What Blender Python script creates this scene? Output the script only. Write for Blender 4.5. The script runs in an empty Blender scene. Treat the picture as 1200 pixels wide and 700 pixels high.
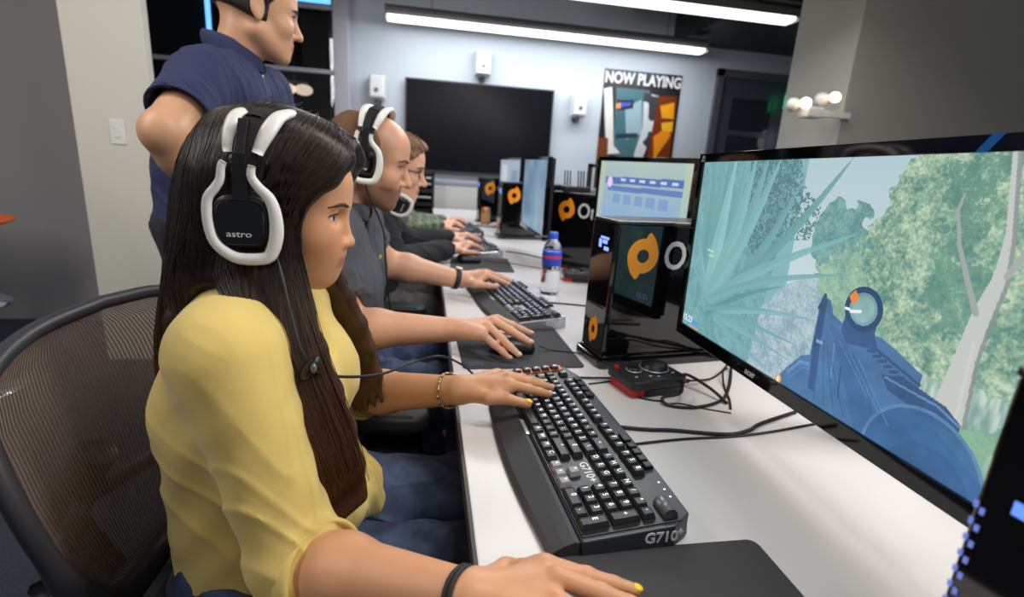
import bpy, bmesh, math, random
import numpy as np
from mathutils import Vector, Matrix
random.seed(7); rng = np.random.default_rng(7)
S = bpy.context.scene
COL = S.collection

# ------------------------------------------------------------------ camera, world, lights, exposure
cam = bpy.data.cameras.new('camera'); cam_ob = bpy.data.objects.new('camera', cam); COL.objects.link(cam_ob)
cam.lens = 18.0; cam.sensor_width = 36.0; cam.sensor_fit = 'HORIZONTAL'; cam.clip_start = 0.02; cam.clip_end = 60
_r, _u, _w = (0.985281, -0.159293, 0.062032), (-0.018741, 0.260036, 0.965417), (0.169914, 0.952369, -0.253223)
cam_ob.matrix_world = Matrix(((_r[0], _u[0], -_w[0], 0), (_r[1], _u[1], -_w[1], 0), (_r[2], _u[2], -_w[2], 1.155), (0, 0, 0, 1)))
cam.dof.use_dof = True; cam.dof.focus_distance = 0.72; cam.dof.aperture_fstop = 4.0
S.camera = cam_ob
W = bpy.data.worlds.new('world'); S.world = W; W.use_nodes = True
W.node_tree.nodes['Background'].inputs[0].default_value = (0.62, 0.70, 0.85, 1)
W.node_tree.nodes['Background'].inputs[1].default_value = 0.17
S.view_settings.view_transform = 'Standard'; S.view_settings.look = 'None'
S.view_settings.gamma = 1.0; S.view_settings.exposure = 0.0; S.view_settings.use_curve_mapping = False
try:
    S.cycles.use_denoising = True
    S.cycles.max_bounces = 6; S.cycles.transparent_max_bounces = 12
except Exception: pass

def area_light(name, loc, target, size, size_y, power, color=(1, 1, 1)):
    l = bpy.data.lights.new(name, 'AREA'); l.shape = 'RECTANGLE'; l.size = size; l.size_y = size_y; l.energy = power; l.color = color
    o = bpy.data.objects.new(name, l); COL.objects.link(o); o.location = loc
    o.rotation_euler = (Vector(target) - Vector(loc)).to_track_quat('-Z', 'Y').to_euler()
    return o
# suspended tube fixtures of the room (two are modelled in view, others unseen; behind-camera and left-aisle lights are fill added for brightness)
area_light('tube_light_over_desk', (0.95, 0.35, 2.45), (0.0, 0.75, 0.85), 0.3, 2.4, 46, (1.0, 0.95, 0.88))
area_light('added_fill_behind_camera', (0.35, -1.4, 2.3), (-0.1, 0.8, 0.95), 2.4, 0.4, 13, (1.0, 0.93, 0.84))
area_light('added_fill_left_aisle', (-1.7, 0.9, 2.5), (-1.0, 2.4, 0.8), 0.4, 2.0, 40, (1.0, 0.96, 0.9))
area_light('tube_light_mid_room', (0.9, 2.9, 2.4), (0.3, 2.5, 0.7), 2.6, 0.3, 42, (0.95, 0.98, 1.0))
area_light('tube_light_by_back_wall', (1.1, 4.9, 2.3), (1.1, 5.55, 1.0), 3.0, 0.2, 30, (0.88, 0.94, 1.0))

# ------------------------------------------------------------------ materials
def lin(c):
    c = np.asarray(c, float) / 255.0
    return np.where(c <= 0.04045, c / 12.92, ((c + 0.055) / 1.055) ** 2.4)
def rgb(*c): return tuple(lin(c)) + (1.0,)
MATS = {}
def mat(name, color=(0.5, 0.5, 0.5, 1), rough=0.5, metal=0.0, bump=None, var=None, emit=None, estr=1.0, attr=None, trans=0.0, coat=0.0, sss=0.0, spec=None, ior=None, sheen=0.0):
    if name in MATS: return MATS[name]
    m = bpy.data.materials.new(name); m.use_nodes = True; nt = m.node_tree; N = nt.nodes; L = nt.links
    b = N['Principled BSDF']; b.inputs['Base Color'].default_value = color; b.inputs['Roughness'].default_value = rough; b.inputs['Metallic'].default_value = metal
    if trans: b.inputs['Transmission Weight'].default_value = trans
    if coat: b.inputs['Coat Weight'].default_value = coat; b.inputs['Coat Roughness'].default_value = 0.05
    if sss:
        b.inputs['Subsurface Weight'].default_value = sss; b.inputs['Subsurface Radius'].default_value = (0.012, 0.004, 0.002); b.inputs['Subsurface Scale'].default_value = 1.0
    if spec is not None: b.inputs['Specular IOR Level'].default_value = spec
    if ior: b.inputs['IOR'].default_value = ior
    if sheen: b.inputs['Sheen Weight'].default_value = sheen; b.inputs['Sheen Roughness'].default_value = 0.5
    src = None
    if attr:
        a = N.new('ShaderNodeAttribute'); a.attribute_name = attr; src = a.outputs['Color']; L.new(src, b.inputs['Base Color'])
    tc = N.new('ShaderNodeTexCoord')
    if var:   # (scale, amount, darker colour) mottled real colour variation
        n = N.new('ShaderNodeTexNoise'); n.inputs['Scale'].default_value = var[0]; n.inputs['Detail'].default_value = 4; L.new(tc.outputs['Object'], n.inputs['Vector'])
        r = N.new('ShaderNodeMapRange'); r.inputs[1].default_value = 0.35; r.inputs[2].default_value = 0.7; r.inputs[3].default_value = 0; r.inputs[4].default_value = var[1]; L.new(n.outputs[0], r.inputs[0])
        mx = N.new('ShaderNodeMix'); mx.data_type = 'RGBA'; L.new(r.outputs[0], mx.inputs[0])
        if src: L.new(src, mx.inputs[6])
        else: mx.inputs[6].default_value = color
        mx.inputs[7].default_value = var[2]; L.new(mx.outputs[2], b.inputs['Base Color'])
    if bump:  # (scale, strength, distance, stretch)
        n = N.new('ShaderNodeTexNoise'); n.inputs['Scale'].default_value = bump[0]; n.inputs['Detail'].default_value = 5
        if len(bump) > 3:
            mp = N.new('ShaderNodeMapping'); mp.inputs['Scale'].default_value = bump[3]; L.new(tc.outputs['Object'], mp.inputs[0]); L.new(mp.outputs[0], n.inputs['Vector'])
        else: L.new(tc.outputs['Object'], n.inputs['Vector'])
        bp = N.new('ShaderNodeBump'); bp.inputs['Strength'].default_value = bump[1]; bp.inputs['Distance'].default_value = bump[2]
        L.new(n.outputs[0], bp.inputs['Height']); L.new(bp.outputs[0], b.inputs['Normal'])
    if emit is not None:
        b.inputs['Emission Strength'].default_value = estr
        if emit == 'attr': L.new(src, b.inputs['Emission Color']); 
        else: b.inputs['Emission Color'].default_value = emit
    MATS[name] = m
    return m
def screen_mat(name, strength):
    m = mat(name, (0.01, 0.01, 0.012, 1), 0.25, spec=0.4)
    nt = m.node_tree; a = nt.nodes.new('ShaderNodeAttribute'); a.attribute_name = 'Col'
    b = nt.nodes['Principled BSDF']; nt.links.new(a.outputs['Color'], b.inputs['Emission Color']); b.inputs['Emission Strength'].default_value = strength
    return m

# ------------------------------------------------------------------ object helpers
def tag(o, label=None, cat=None, group=None, kind=None):
    for k, v in (('label', label), ('category', cat), ('group', group), ('kind', kind)):
        if v: o[k] = v
    return o
def thing(name, label, cat, loc=(0, 0, 0), rz=0.0, group=None):
    o = bpy.data.objects.new(name, None); COL.objects.link(o); o.location = loc; o.rotation_euler = (0, 0, rz); o.empty_display_size = 0.05
    return tag(o, label, cat, group)
def link_mesh(name, me, m, parent=None, smooth=False, bevel=0.0, seg=2):
    o = bpy.data.objects.new(name, me); COL.objects.link(o)
    for x in (m if isinstance(m, (list, tuple)) else [m]):
        if x is not None: me.materials.append(x)
    if parent is not None: o.parent = parent
    if smooth:
        me.polygons.foreach_set('use_smooth', np.ones(len(me.polygons), bool))
    if bevel:
        b = o.modifiers.new('bevel', 'BEVEL'); b.width = bevel; b.segments = seg; b.limit_method = 'ANGLE'; b.angle_limit = 0.7
    return o
def copy_tree(o, parent=None):
    c = o.copy(); COL.objects.link(c)
    if parent is not None: c.parent = parent
    for ch in list(o.children): copy_tree(ch, c)
    return c

class MB:
    """collects shapes into one mesh; origin is subtracted so that world coordinates can be used under a parent"""
    def __init__(s, origin=(0, 0, 0)):
        s.v = []; s.f = []; s.mi = []; s.o = np.array(origin, float); s.n = 0; s.cur = 0
    def add(s, V, F):
        V = np.asarray(V, float) - s.o; s.v.append(V)
        for f in F: s.f.append([i + s.n for i in f]); s.mi.append(s.cur)
        s.n += len(V); return s
    def box(s, lo, hi, R=None, c=None):
        lo = np.array(lo, float); hi = np.array(hi, float)
        V = np.array([(x, y, z) for z in (lo[2], hi[2]) for y in (lo[1], hi[1]) for x in (lo[0], hi[0])])
        if R is not None: V = V @ np.array(R, float).T
        if c is not None: V = V + np.array(c, float)
        return s.add(V, [(0, 2, 3, 1), (4, 5, 7, 6), (0, 1, 5, 4), (2, 6, 7, 3), (0, 4, 6, 2), (1, 3, 7, 5)])
    def frustum(s, lo, hi, inset, R=None, c=None):
        lo = np.array(lo, float); hi = np.array(hi, float)
        V = []
        for z, q in ((lo[2], 0), (hi[2], inset)):
            V += [(lo[0] + q, lo[1] + q, z), (hi[0] - q, lo[1] + q, z), (hi[0] - q, hi[1] - q, z), (lo[0] + q, hi[1] - q, z)]
        V = np.array(V)
        if R is not None: V = V @ np.array(R, float).T
        if c is not None: V = V + np.array(c, float)
        return s.add(V, [(3, 2, 1, 0), (4, 5, 6, 7), (0, 1, 5, 4), (1, 2, 6, 5), (2, 3, 7, 6), (3, 0, 4, 7)])
    def prism(s, poly, z0, z1, fn=None):
        n = len(poly); V = [(x, y, z0) for x, y in poly] + [(x, y, z1) for x, y in poly]
        a = sum(poly[i][0] * poly[(i + 1) % n][1] - poly[(i + 1) % n][0] * poly[i][1] for i in range(n))
        V = np.array(V, float)
        F = [tuple(range(n - 1, -1, -1)), tuple(range(n, 2 * n))] + [(i, (i + 1) % n, (i + 1) % n + n, i + n) for i in range(n)]
        if a < 0: F = [tuple(reversed(f)) for f in F]
        if fn: V = np.array([fn(*p) for p in V])
        return s.add(V, F)
    def tube(s, path, r, n=8, cap=True, flat=None, up=None, closed=False):
        P = np.array(path, float); m = len(P); r = np.broadcast_to(np.asarray(r, float), (m,))
        T = np.gradient(P, axis=0) if not closed else np.roll(P, -1, 0) - np.roll(P, 1, 0)
        T /= np.linalg.norm(T, axis=1)[:, None] + 1e-12
        a = np.array(up, float) if up is not None else (np.array([0, 0, 1.0]) if abs(T[0][2]) < 0.9 else np.array([1.0, 0, 0]))
        V = []
        for i in range(m):
            if up is not None: a = np.array(up, float)
            b = np.cross(T[i], a); b /= np.linalg.norm(b) + 1e-12; a2 = np.cross(b, T[i]); a = a2
            fx, fy = flat if flat else (1, 1)
            for k in range(n):
                t = 2 * math.pi * k / n; V.append(P[i] + r[i] * (math.cos(t) * b * fx + math.sin(t) * a2 * fy))
        F = []
        for i in range(m if closed else m - 1):
            j = (i + 1) % m
            F += [(i * n + k, j * n + k, j * n + (k + 1) % n, i * n + (k + 1) % n) for k in range(n)]
        F = [tuple(reversed(f)) for f in F]
        if cap and not closed: F += [tuple(range(n)), tuple(range((m - 1) * n + n - 1, (m - 1) * n - 1, -1))]
        return s.add(V, F)
    def lathe(s, prof, n=24, c=(0, 0, 0), R=None):
        V = []; m = len(prof)
        for (r, z) in prof:
            for k in range(n):
                t = 2 * math.pi * k / n; V.append((r * math.cos(t), r * math.sin(t), z))
        V = np.array(V)
        if R is not None: V = V @ np.array(R, float).T
        V = V + np.array(c, float)
        F = [(i * n + k, i * n + (k + 1) % n, (i + 1) * n + (k + 1) % n, (i + 1) * n + k) for i in range(m - 1) for k in range(n)]
        F += [tuple(range(n - 1, -1, -1)), tuple(range((m - 1) * n, m * n))]
        return s.add(V, F)
    def ball(s, c, r, n=12, R=None):
        r = np.broadcast_to(np.asarray(r, float), (3,)); V = []; m = n // 2 + 1
        for i in range(1, m - 1 + 1):
            ph = math.pi * i / (m + 0.0)
            for k in range(n):
                t = 2 * math.pi * k / n; V.append((math.sin(ph) * math.cos(t), math.sin(ph) * math.sin(t), -math.cos(ph)))
        k0 = len(V); V += [(0, 0, -1), (0, 0, 1)]
        V = np.array(V) * r
        if R is not None: V = V @ np.array(R, float).T
        V = V + np.array(c, float); q = m - 2
        F = [(i * n + k, i * n + (k + 1) % n, (i + 1) * n + (k + 1) % n, (i + 1) * n + k) for i in range(q) for k in range(n)]
        F += [(k0, (k + 1) % n, k) for k in range(n)] + [(k0 + 1, q * n + k, q * n + (k + 1) % n) for k in range(n)]
        return s.add(V, F)
    def build(s, name, m, parent=None, smooth=False, bevel=0.0, seg=2):
        me = bpy.data.meshes.new(name)
        me.from_pydata(np.concatenate(s.v).tolist(), [], s.f)
        if isinstance(m, (list, tuple)): me.polygons.foreach_set('material_index', np.array(s.mi, np.int32))
        if me.validate(): print('INVALID MESH', name)
        return link_mesh(name, me, m, parent, smooth, bevel, seg)
def spline(pts, n=24):
    """Catmull-Rom resample"""
    P = np.array(pts, float); Q = np.vstack([2 * P[0] - P[1], P, 2 * P[-1] - P[-2]]); out = []
    m = len(P) - 1; t = np.linspace(0, m, n)
    for a in t:
        i = min(int(a), m - 1); f = a - i; p0, p1, p2, p3 = Q[i:i + 4]
        out.append(0.5 * ((2 * p1) + (-p0 + p2) * f + (2 * p0 - 5 * p1 + 4 * p2 - p3) * f * f + (-p0 + 3 * p1 - 3 * p2 + p3) * f ** 3))
    return np.array(out)
def rrect(x0, y0, x1, y1, r, n=5):
    P = []
    for cx, cy, a in ((x1 - r, y1 - r, 0), (x0 + r, y1 - r, 90), (x0 + r, y0 + r, 180), (x1 - r, y0 + r, 270)):
        for k in range(n + 1):
            t = math.radians(a + 90 * k / n); P.append((cx + r * math.cos(t), cy + r * math.sin(t)))
    return P
def text(name, s, size, origin, xd, yd, m, parent=None, extrude=0.0004, align='LEFT', shear=0.0, bold=0.0, space=1.0, sx=1.0):
    """lettering lying in the plane (xd, yd); becomes a mesh"""
    cu = bpy.data.curves.new(name, 'FONT'); cu.body = s; cu.size = size; cu.extrude = extrude; cu.align_x = align; cu.align_y = 'CENTER'; cu.shear = shear; cu.offset = bold; cu.space_character = space
    cu.resolution_u = 3
    t = bpy.data.objects.new('tmp', cu); COL.objects.link(t)
    dg = bpy.context.evaluated_depsgraph_get(); me = bpy.data.meshes.new_from_object(t.evaluated_get(dg)); bpy.data.objects.remove(t)
    xd = Vector(xd).normalized(); yd = Vector(yd).normalized(); zd = xd.cross(yd)
    M = Matrix(((xd.x * sx, yd.x, zd.x, origin[0]), (xd.y * sx, yd.y, zd.y, origin[1]), (xd.z * sx, yd.z, zd.z, origin[2]), (0, 0, 0, 1)))
    me.transform(M); me.materials.clear(); me.name = name
    return link_mesh(name, me, m, parent)

# ------------------------------------------------------------------ pictures for screens and the poster: colour per vertex of a fine flat grid
class Pic:
    def __init__(s, w, h, c):
        s.w, s.h = w, h; s.a = np.zeros((h, w, 3)) + np.array(c, float)
        s.X, s.Y = np.meshgrid((np.arange(w) + 0.5) / w, (np.arange(h) + 0.5) / h)
    def noise(s, sx, sy, seed=0):
        g = np.random.default_rng(seed).random((int(sy) + 2, int(sx * 1.1) + 3)); x = s.X * sx; y = s.Y * sy
        i = x.astype(int); j = y.astype(int); fx = x - i; fy = y - j; fx = fx * fx * (3 - 2 * fx); fy = fy * fy * (3 - 2 * fy)
        return (g[j, i] * (1 - fx) + g[j, i + 1] * fx) * (1 - fy) + (g[j + 1, i] * (1 - fx) + g[j + 1, i + 1] * fx) * fy
    def mask(s, P):
        m = np.zeros((s.h, s.w), bool); n = len(P)
        for i in range(n):
            x0, y0 = P[i]; x1, y1 = P[(i + 1) % n]
            if y0 == y1: continue
            c = ((s.Y < y0) != (s.Y < y1)) & (s.X < (x1 - x0) * (s.Y - y0) / (y1 - y0) + x0); m ^= c
        return m
    def fill(s, m, c, al=1.0):
        al = np.broadcast_to(np.asarray(al, float), (s.h, s.w)) * m
        s.a = s.a * (1 - al[..., None]) + np.asarray(c, float) * al[..., None]
    def poly(s, P, c, al=1.0): s.fill(s.mask(P), c, al)
    def line(s, P, w, c, al=1.0, w1=None, asp=1.78):
        P = np.array(P, float); m = np.zeros((s.h, s.w), bool); n = len(P) - 1
        for i in range(n):
            a, b = P[i], P[i + 1]; d = (b - a) * [asp, 1]; t = np.clip((((s.X - a[0]) * asp) * d[0] + (s.Y - a[1]) * d[1]) / (d @ d + 1e-12), 0, 1)
            ww = w if w1 is None else w + (w1 - w) * (i + t) / n
            m |= np.hypot((s.X - a[0]) * asp - t * d[0], s.Y - a[1] - t * d[1]) < ww
        s.fill(m, c, al)
    def disc(s, c, r, col, al=1.0, r0=0.0, asp=1.78):
        d = np.hypot((s.X - c[0]) * asp, s.Y - c[1]); s.fill((d < r) & (d >= r0), col, al)
    def mesh(s, name, o, ex, ey, m, parent):
        """o top-left corner, ex across, ey down (full vectors)"""
        o, ex, ey = (np.array(q, float) for q in (o, ex, ey)); w, h = s.w, s.h
        u, v = np.meshgrid(np.linspace(0, 1, w + 1), np.linspace(0, 1, h + 1))
        V = o + u.reshape(-1, 1) * ex + v.reshape(-1, 1) * ey
        i, j = np.meshgrid(np.arange(w), np.arange(h)); a = (j * (w + 1) + i).ravel()
        F = np.stack([a, a + w + 1, a + w + 2, a + 1], 1)
        me = np_mesh(name, V, F)
        at = me.color_attributes.new('Col', 'FLOAT_COLOR', 'CORNER')
        c = np.ones((w * h, 4)); c[:, :3] = lin(np.clip(s.a, 0, 255)).reshape(-1, 3)
        at.data.foreach_set('color', np.repeat(c, 4, 0).ravel().astype(np.float32))
        return link_mesh(name, me, m, parent)
def np_mesh(name, V, F):
    me = bpy.data.meshes.new(name); n = len(F); k = F.shape[1]
    me.vertices.add(len(V)); me.vertices.foreach_set('co', np.ascontiguousarray(V, np.float32).ravel())
    me.loops.add(n * k); me.loops.foreach_set('vertex_index', np.ascontiguousarray(F, np.int32).ravel())
    me.polygons.add(n); me.polygons.foreach_set('loop_start', np.arange(0, n * k, k, dtype=np.int32))
    me.update(calc_edges=True); me.validate()
    return me

# ------------------------------------------------------------------ blended solids (smooth unions of cones and ellipsoids) for bodies, clothes and hair
I3 = np.eye(3)
def rc(a, b, ra, rb, k=0.012, m='u'): return ['c', np.array(a, float), np.array(b, float), ra, rb, k, m]
def el(c, r, R=I3, k=0.012, m='u'): return ['e', np.array(c, float), np.array(r, float), np.array(R, float), None, k, m]
def fn(f, k=0.01, m='i'): return ['f', f, None, None, None, k, m]
def chain(P, r, k=0.012):
    P = [np.array(p, float) for p in P]; r = list(np.broadcast_to(np.asarray(r, float), (len(P),)))
    return [rc(P[i], P[i + 1], r[i], r[i + 1], k) for i in range(len(P) - 1)]
def grow(prims, g, k=None):
    out = []
    for p in prims:
        q = list(p)
        if q[0] == 'c': q[3] += g; q[4] += g
        elif q[0] == 'e': q[2] = q[2] + g
        if k: q[5] = k
        out.append(q)
    return out
def sd(p, P):
    if p[0] == 'c':
        a, b = p[1].astype(np.float32), p[2].astype(np.float32); ba = b - a; pa = P - a
        t = np.clip(pa @ ba / (ba @ ba + 1e-12), 0, 1); q = pa - t[:, None] * ba
        return np.sqrt((q * q).sum(1)) - (p[3] + t * (p[4] - p[3]))
    if p[0] == 'e':
        q = (P - p[1].astype(np.float32)) @ p[3].astype(np.float32); r = p[2].astype(np.float32)
        k0 = np.sqrt(((q / r) ** 2).sum(1)); k1 = np.sqrt(((q / (r * r)) ** 2).sum(1)) + 1e-9
        return np.where(k0 < 1e-3, -r.min(), k0 * (k0 - 1) / k1)
    return p[1](P)
def combine(prims, P, warp=None):
    d = np.full(len(P), 1.0, np.float32)
    for p in prims:
        e = sd(p, P); k = p[5]
        if p[6] == 'u':
            h = np.maximum(k - np.abs(d - e), 0) / k; d = np.minimum(d, e) - h * h * k * 0.25
        else:
            if p[6] == 's': e = -e
            h = np.maximum(k - np.abs(d - e), 0) / k; d = np.maximum(d, e) + h * h * k * 0.25
    if warp is not None: d = d + warp(P)
    return d
def solid(prims, h, warp=None, smooth_it=2, n=24, pad=0.012):
    """surface-nets mesh of the blended solid, evaluated block by block"""
    lo = np.full(3, 1e9); hi = np.full(3, -1e9)
    for p in prims:
        if p[6] != 'u' or (p[0] == 'f' and p[2] is None): continue
        if p[0] == 'f': lo = np.minimum(lo, np.minimum(p[2], p[3]) - p[4]); hi = np.maximum(hi, np.maximum(p[2], p[3]) + p[4])
        elif p[0] == 'c':
            R = max(p[3], p[4]); lo = np.minimum(lo, np.minimum(p[1], p[2]) - R); hi = np.maximum(hi, np.maximum(p[1], p[2]) + R)
        else: R = p[2].max(); lo = np.minimum(lo, p[1] - R); hi = np.maximum(hi, p[1] + R)
    lo -= pad + 2 * h; hi += pad + 2 * h
    nb = np.ceil((hi - lo) / (h * n)).astype(int); dim = nb * n + 4
    bi = np.stack(np.meshgrid(*[np.arange(q) for q in nb], indexing='ij'), -1).reshape(-1, 3)
    C = (lo + (bi + 0.5) * n * h).astype(np.float32); diag = n * h * 0.5 * 1.75 + 3 * h
    dist = np.array([sd(p, C) * 0.8 if p[0] != 'f' else np.zeros(len(C)) for p in prims])
    use = dist < diag + 2 * np.array([p[5] for p in prims])[:, None] + pad
    VV, KK, QQ = [], [], []
    ax = np.arange(-1, n + 1)
    G = np.stack(np.meshgrid(ax, ax, ax, indexing='ij'), -1).reshape(-1, 3); m = n + 2
    stride = np.array([dim[1] * dim[2], dim[2], 1])
    for q in range(len(C)):
        ps = [p for p, f in zip(prims, use[:, q]) if f or p[6] == 'i']
        if not any(p[6] == 'u' for p in ps): continue
        base = bi[q] * n
        P = (lo + (base + G) * h).astype(np.float32)
        D = combine(ps, P, warp).reshape(m, m, m)
        if D.min() > 0 or D.max() < 0: continue
        B = D < 0; c = m - 1
        cnt = np.zeros((c, c, c)); acc = np.zeros((c, c, c, 3))
        cs = [(i, j, k) for i in (0, 1) for j in (0, 1) for k in (0, 1)]
        sub = lambda A, o: A[o[0]:o[0] + c, o[1]:o[1] + c, o[2]:o[2] + c]
        for a in cs:
            for e in range(3):
                if a[e]: continue
                b = list(a); b[e] = 1
                Ba, Bb, Da, Db = sub(B, a), sub(B, b), sub(D, a), sub(D, b); X = Ba != Bb
                t = np.where(X, Da / np.where(X, Da - Db, 1), 0)
                cnt += X
                for ee in range(3): acc[..., ee] += np.where(X, (t if ee == e else a[ee]), 0)
        act = cnt > 0; idx = np.argwhere(act)
        VV.append(lo + (base - 1 + idx + acc[act] / cnt[act][:, None]) * h); KK.append(((base + idx) * stride).sum(1))
        r = slice(1, n + 1); L0 = np.array([1, 1, 1])
        for e in range(3):
            o = [0, 0, 0]; o[e] = 1
            A0 = B[1:n + 1, 1:n + 1, 1:n + 1]; A1 = B[1 + o[0]:n + 1 + o[0], 1 + o[1]:n + 1 + o[1], 1 + o[2]:n + 1 + o[2]]
            ex = np.argwhere(A0 != A1)
            if not len(ex): continue
            fl = A0[ex[:, 0], ex[:, 1], ex[:, 2]]
            ce = base + ex + 1
            f1, f2 = [0, 0, 0], [0, 0, 0]; f1[(e + 1) % 3] = 1; f2[(e + 2) % 3] = 1; f1 = np.array(f1); f2 = np.array(f2)
            k = [((ce - d_) * stride).sum(1) for d_ in (0 * f1, f1, f1 + f2, f2)]
            quad = np.stack(k, 1); quad[~fl] = quad[~fl][:, ::-1]; QQ.append(quad)
    V = np.concatenate(VV); K = np.concatenate(KK); Q = np.concatenate(QQ)
    uk, ui = np.unique(K, return_index=True); V = V[ui]; F = np.searchsorted(uk, Q); F = np.clip(F, 0, len(uk) - 1)
    ok = (uk[F] == Q).all(1); F = F[ok]
    E = np.concatenate([F[:, [0, 1]], F[:, [1, 2]], F[:, [2, 3]], F[:, [3, 0]]]); E = np.concatenate([E, E[:, ::-1]])
    deg = np.bincount(E[:, 0], minlength=len(V)).astype(float); deg[deg == 0] = 1
    for it in range(smooth_it):
        A = np.stack([np.bincount(E[:, 0], V[E[:, 1], j], minlength=len(V)) for j in range(3)], 1) / deg[:, None]
        V = V + 0.5 * (A - V) * (deg > 1)[:, None]
    return V, F
def solid_obj(name, prims, h, m, parent, warp=None, color=None, smooth_it=2, origin=(0, 0, 0)):
    V, F = solid(prims, h, warp, smooth_it)
    me = np_mesh(name, V - np.array(origin, float), F)
    if color is not None:
        at = me.color_attributes.new('Col', 'FLOAT_COLOR', 'POINT'); c = np.ones((len(V), 4), np.float32); c[:, :3] = color(V); at.data.foreach_set('color', c.ravel())
    return link_mesh(name, me, m, parent, True)

# ================================================================== THE ROOM
M_wall = mat('painted_wall_white', rgb(196, 203, 212), 0.7, bump=(60, 0.15, 0.002))
M_wallg = mat('painted_wall_grey', rgb(150, 148, 150), 0.7, bump=(60, 0.15, 0.002))
M_col = mat('painted_column', rgb(212, 210, 198), 0.65, bump=(60, 0.15, 0.002))
M_pillar = mat('painted_pillar', rgb(176, 174, 164), 0.6, bump=(40, 0.15, 0.002))
M_dark = mat('dark_paint', rgb(38, 38, 42), 0.6)
M_ceil = mat('dark_ceiling', rgb(52, 52, 56), 0.8)
M_metal = mat('brushed_metal', rgb(170, 170, 175), 0.35, 0.9)
M_greymet = mat('grey_metal', rgb(120, 120, 126), 0.4, 0.6)
M_white = mat('white_plastic', rgb(225, 225, 222), 0.4)
M_black = mat('black_plastic', rgb(22, 22, 24), 0.38)
M_blackm = mat('black_matte', rgb(26, 26, 28), 0.65)
M_gloss = mat('black_gloss', rgb(9, 9, 11), 0.06, coat=0.5)
M_orange = mat('orange_laminate', rgb(235, 105, 30), 0.4)
M_chrome = mat('chrome', rgb(215, 215, 220), 0.15, 1.0)
M_frame = mat('light_frame', rgb(190, 188, 196), 0.45)
M_glass = mat('dark_glass', (0.75, 0.8, 0.85, 1), 0.02, trans=1.0, ior=1.45)
M_floor = mat('carpet', rgb(52, 56, 70), 0.95, bump=(300, 0.6, 0.004), var=(140, 0.7, rgb(34, 37, 48)))
M_lens = mat('lamp_lens', (1, 1, 1, 1), 0.5, emit=(1, 0.98, 0.93, 1), estr=2.6)
M_blue = mat('blue_led', (0.1, 0.2, 0.9, 1), 0.4, emit=(0.12, 0.35, 1, 1), estr=3.0)
M_warm = mat('warm_lamp', (1, 0.9, 0.8, 1), 0.4, emit=(1, 0.72, 0.45, 1), estr=6.0)
M_green = mat('green_sign', (0.0, 0.6, 0.2, 1), 0.4, emit=(0.0, 0.75, 0.25, 1), estr=1.2)

def struct(name, mb, m, bevel=0.0): return tag(mb.build(name, m, None, bevel=bevel), kind='structure')
struct('floor', MB().box((-6, -2.5, -0.1), (6, 9, 0)), M_floor)
struct('ceiling', MB().box((-6, -2.5, 2.95), (6, 9, 3.05)), M_ceil)
struct('wall_back', MB().box((-0.74, 5.6, 0), (3.12, 5.75, 2.95)).box((3.12, 5.6, 2.3), (4.04, 5.75, 2.95)).box((4.3, 5.6, 0), (6, 5.75, 2.95)).box((4.04, 5.6, 2.5), (4.3, 5.75, 2.95)), M_wall)
struct('wall_left', MB().box((-6, 3.6, 0), (-1.72, 3.75, 2.95)), M_wallg)
struct('wall_far', MB().box((-6, 7.4, 0), (-0.6, 7.5, 2.95)).box((-0.74, 5.75, 0), (-0.6, 7.4, 2.95)), M_dark)
struct('wall_corridor', MB().box((3.0, 7.2, 0), (6, 7.3, 2.95)), M_wall)
struct('column', MB().box((-1.675, 2.9, 0), (-1.325, 2.96, 2.95)), M_col, 0.004)
struct('pillar', MB().box((2.2, 2.6, 0), (5.9, 3.1, 2.95)), M_pillar, 0.004)
struct('wall_shade_block', MB().box((2.55, 4.0, 2.5), (6, 5.6, 2.95)), M_dark)  # dark block standing in for shade on the upper right wall
# glazed partition behind the standing man
struct('window_1', MB().box((-2.46, 5.425, 0.02), (-0.86, 5.435, 2.95)), M_glass)
fr = MB()
fr.box((-0.87, 5.38, 0), (-0.735, 5.6, 2.95))
for z in (1.885, 2.43, 0.9): fr.box((-2.5, 5.4, z - 0.018), (-0.87, 5.46, z + 0.018))
fr.box((-2.5, 5.4, 0), (-2.44, 5.46, 2.95)); fr.box((-1.46, 5.42, 0.0), (-1.43, 5.47, 1.2))
struct('window_frame', fr, M_frame, 0.003)
struct('trim_1', MB().box((-2.44, 5.5, 0), (-1.98, 5.54, 2.95)), M_dark)
# glass door and its frame in the far right corner
dframe = MB().box((3.10, 5.56, 0), (3.18, 5.66, 2.3)).box((3.98, 5.56, 0), (4.06, 5.66, 2.3)).box((3.10, 5.56, 2.22), (4.06, 5.66, 2.3))
struct('door_frame', dframe, M_greymet, 0.003)
M_doorm = mat('door_panel', rgb(74, 78, 88), 0.35, 0.2)
M_doorg = mat('door_glass', rgb(40, 44, 52), 0.05, spec=0.6)
d = MB().box((3.18, 5.6, 0.02), (3.34, 5.64, 2.22)).box((3.84, 5.6, 0.02), (3.98, 5.64, 2.22)).box((3.34, 5.6, 2.02), (3.84, 5.64, 2.22)).box((3.34, 5.6, 0.02), (3.84, 5.64, 0.3)).box((3.34, 5.6, 1.62), (3.84, 5.64, 1.68))
door = struct('door_1', d, M_doorm, 0.003)
MB().box((3.34, 5.61, 0.3), (3.84, 5.63, 2.02)).build('door_glass', M_doorg, door)
MB().tube([(3.4, 5.56, 1.0), (3.4, 5.56, 1.3)], 0.014).tube([(3.4, 5.6, 1.02), (3.4, 5.56, 1.02)], 0.01).tube([(3.4, 5.6, 1.28), (3.4, 5.56, 1.28)], 0.01).build('door_handle', M_metal, door, True)
struct('trim_2', MB().box((4.06, 5.5, 0.0), (4.12, 5.6, 2.45)), M_frame)

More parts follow.
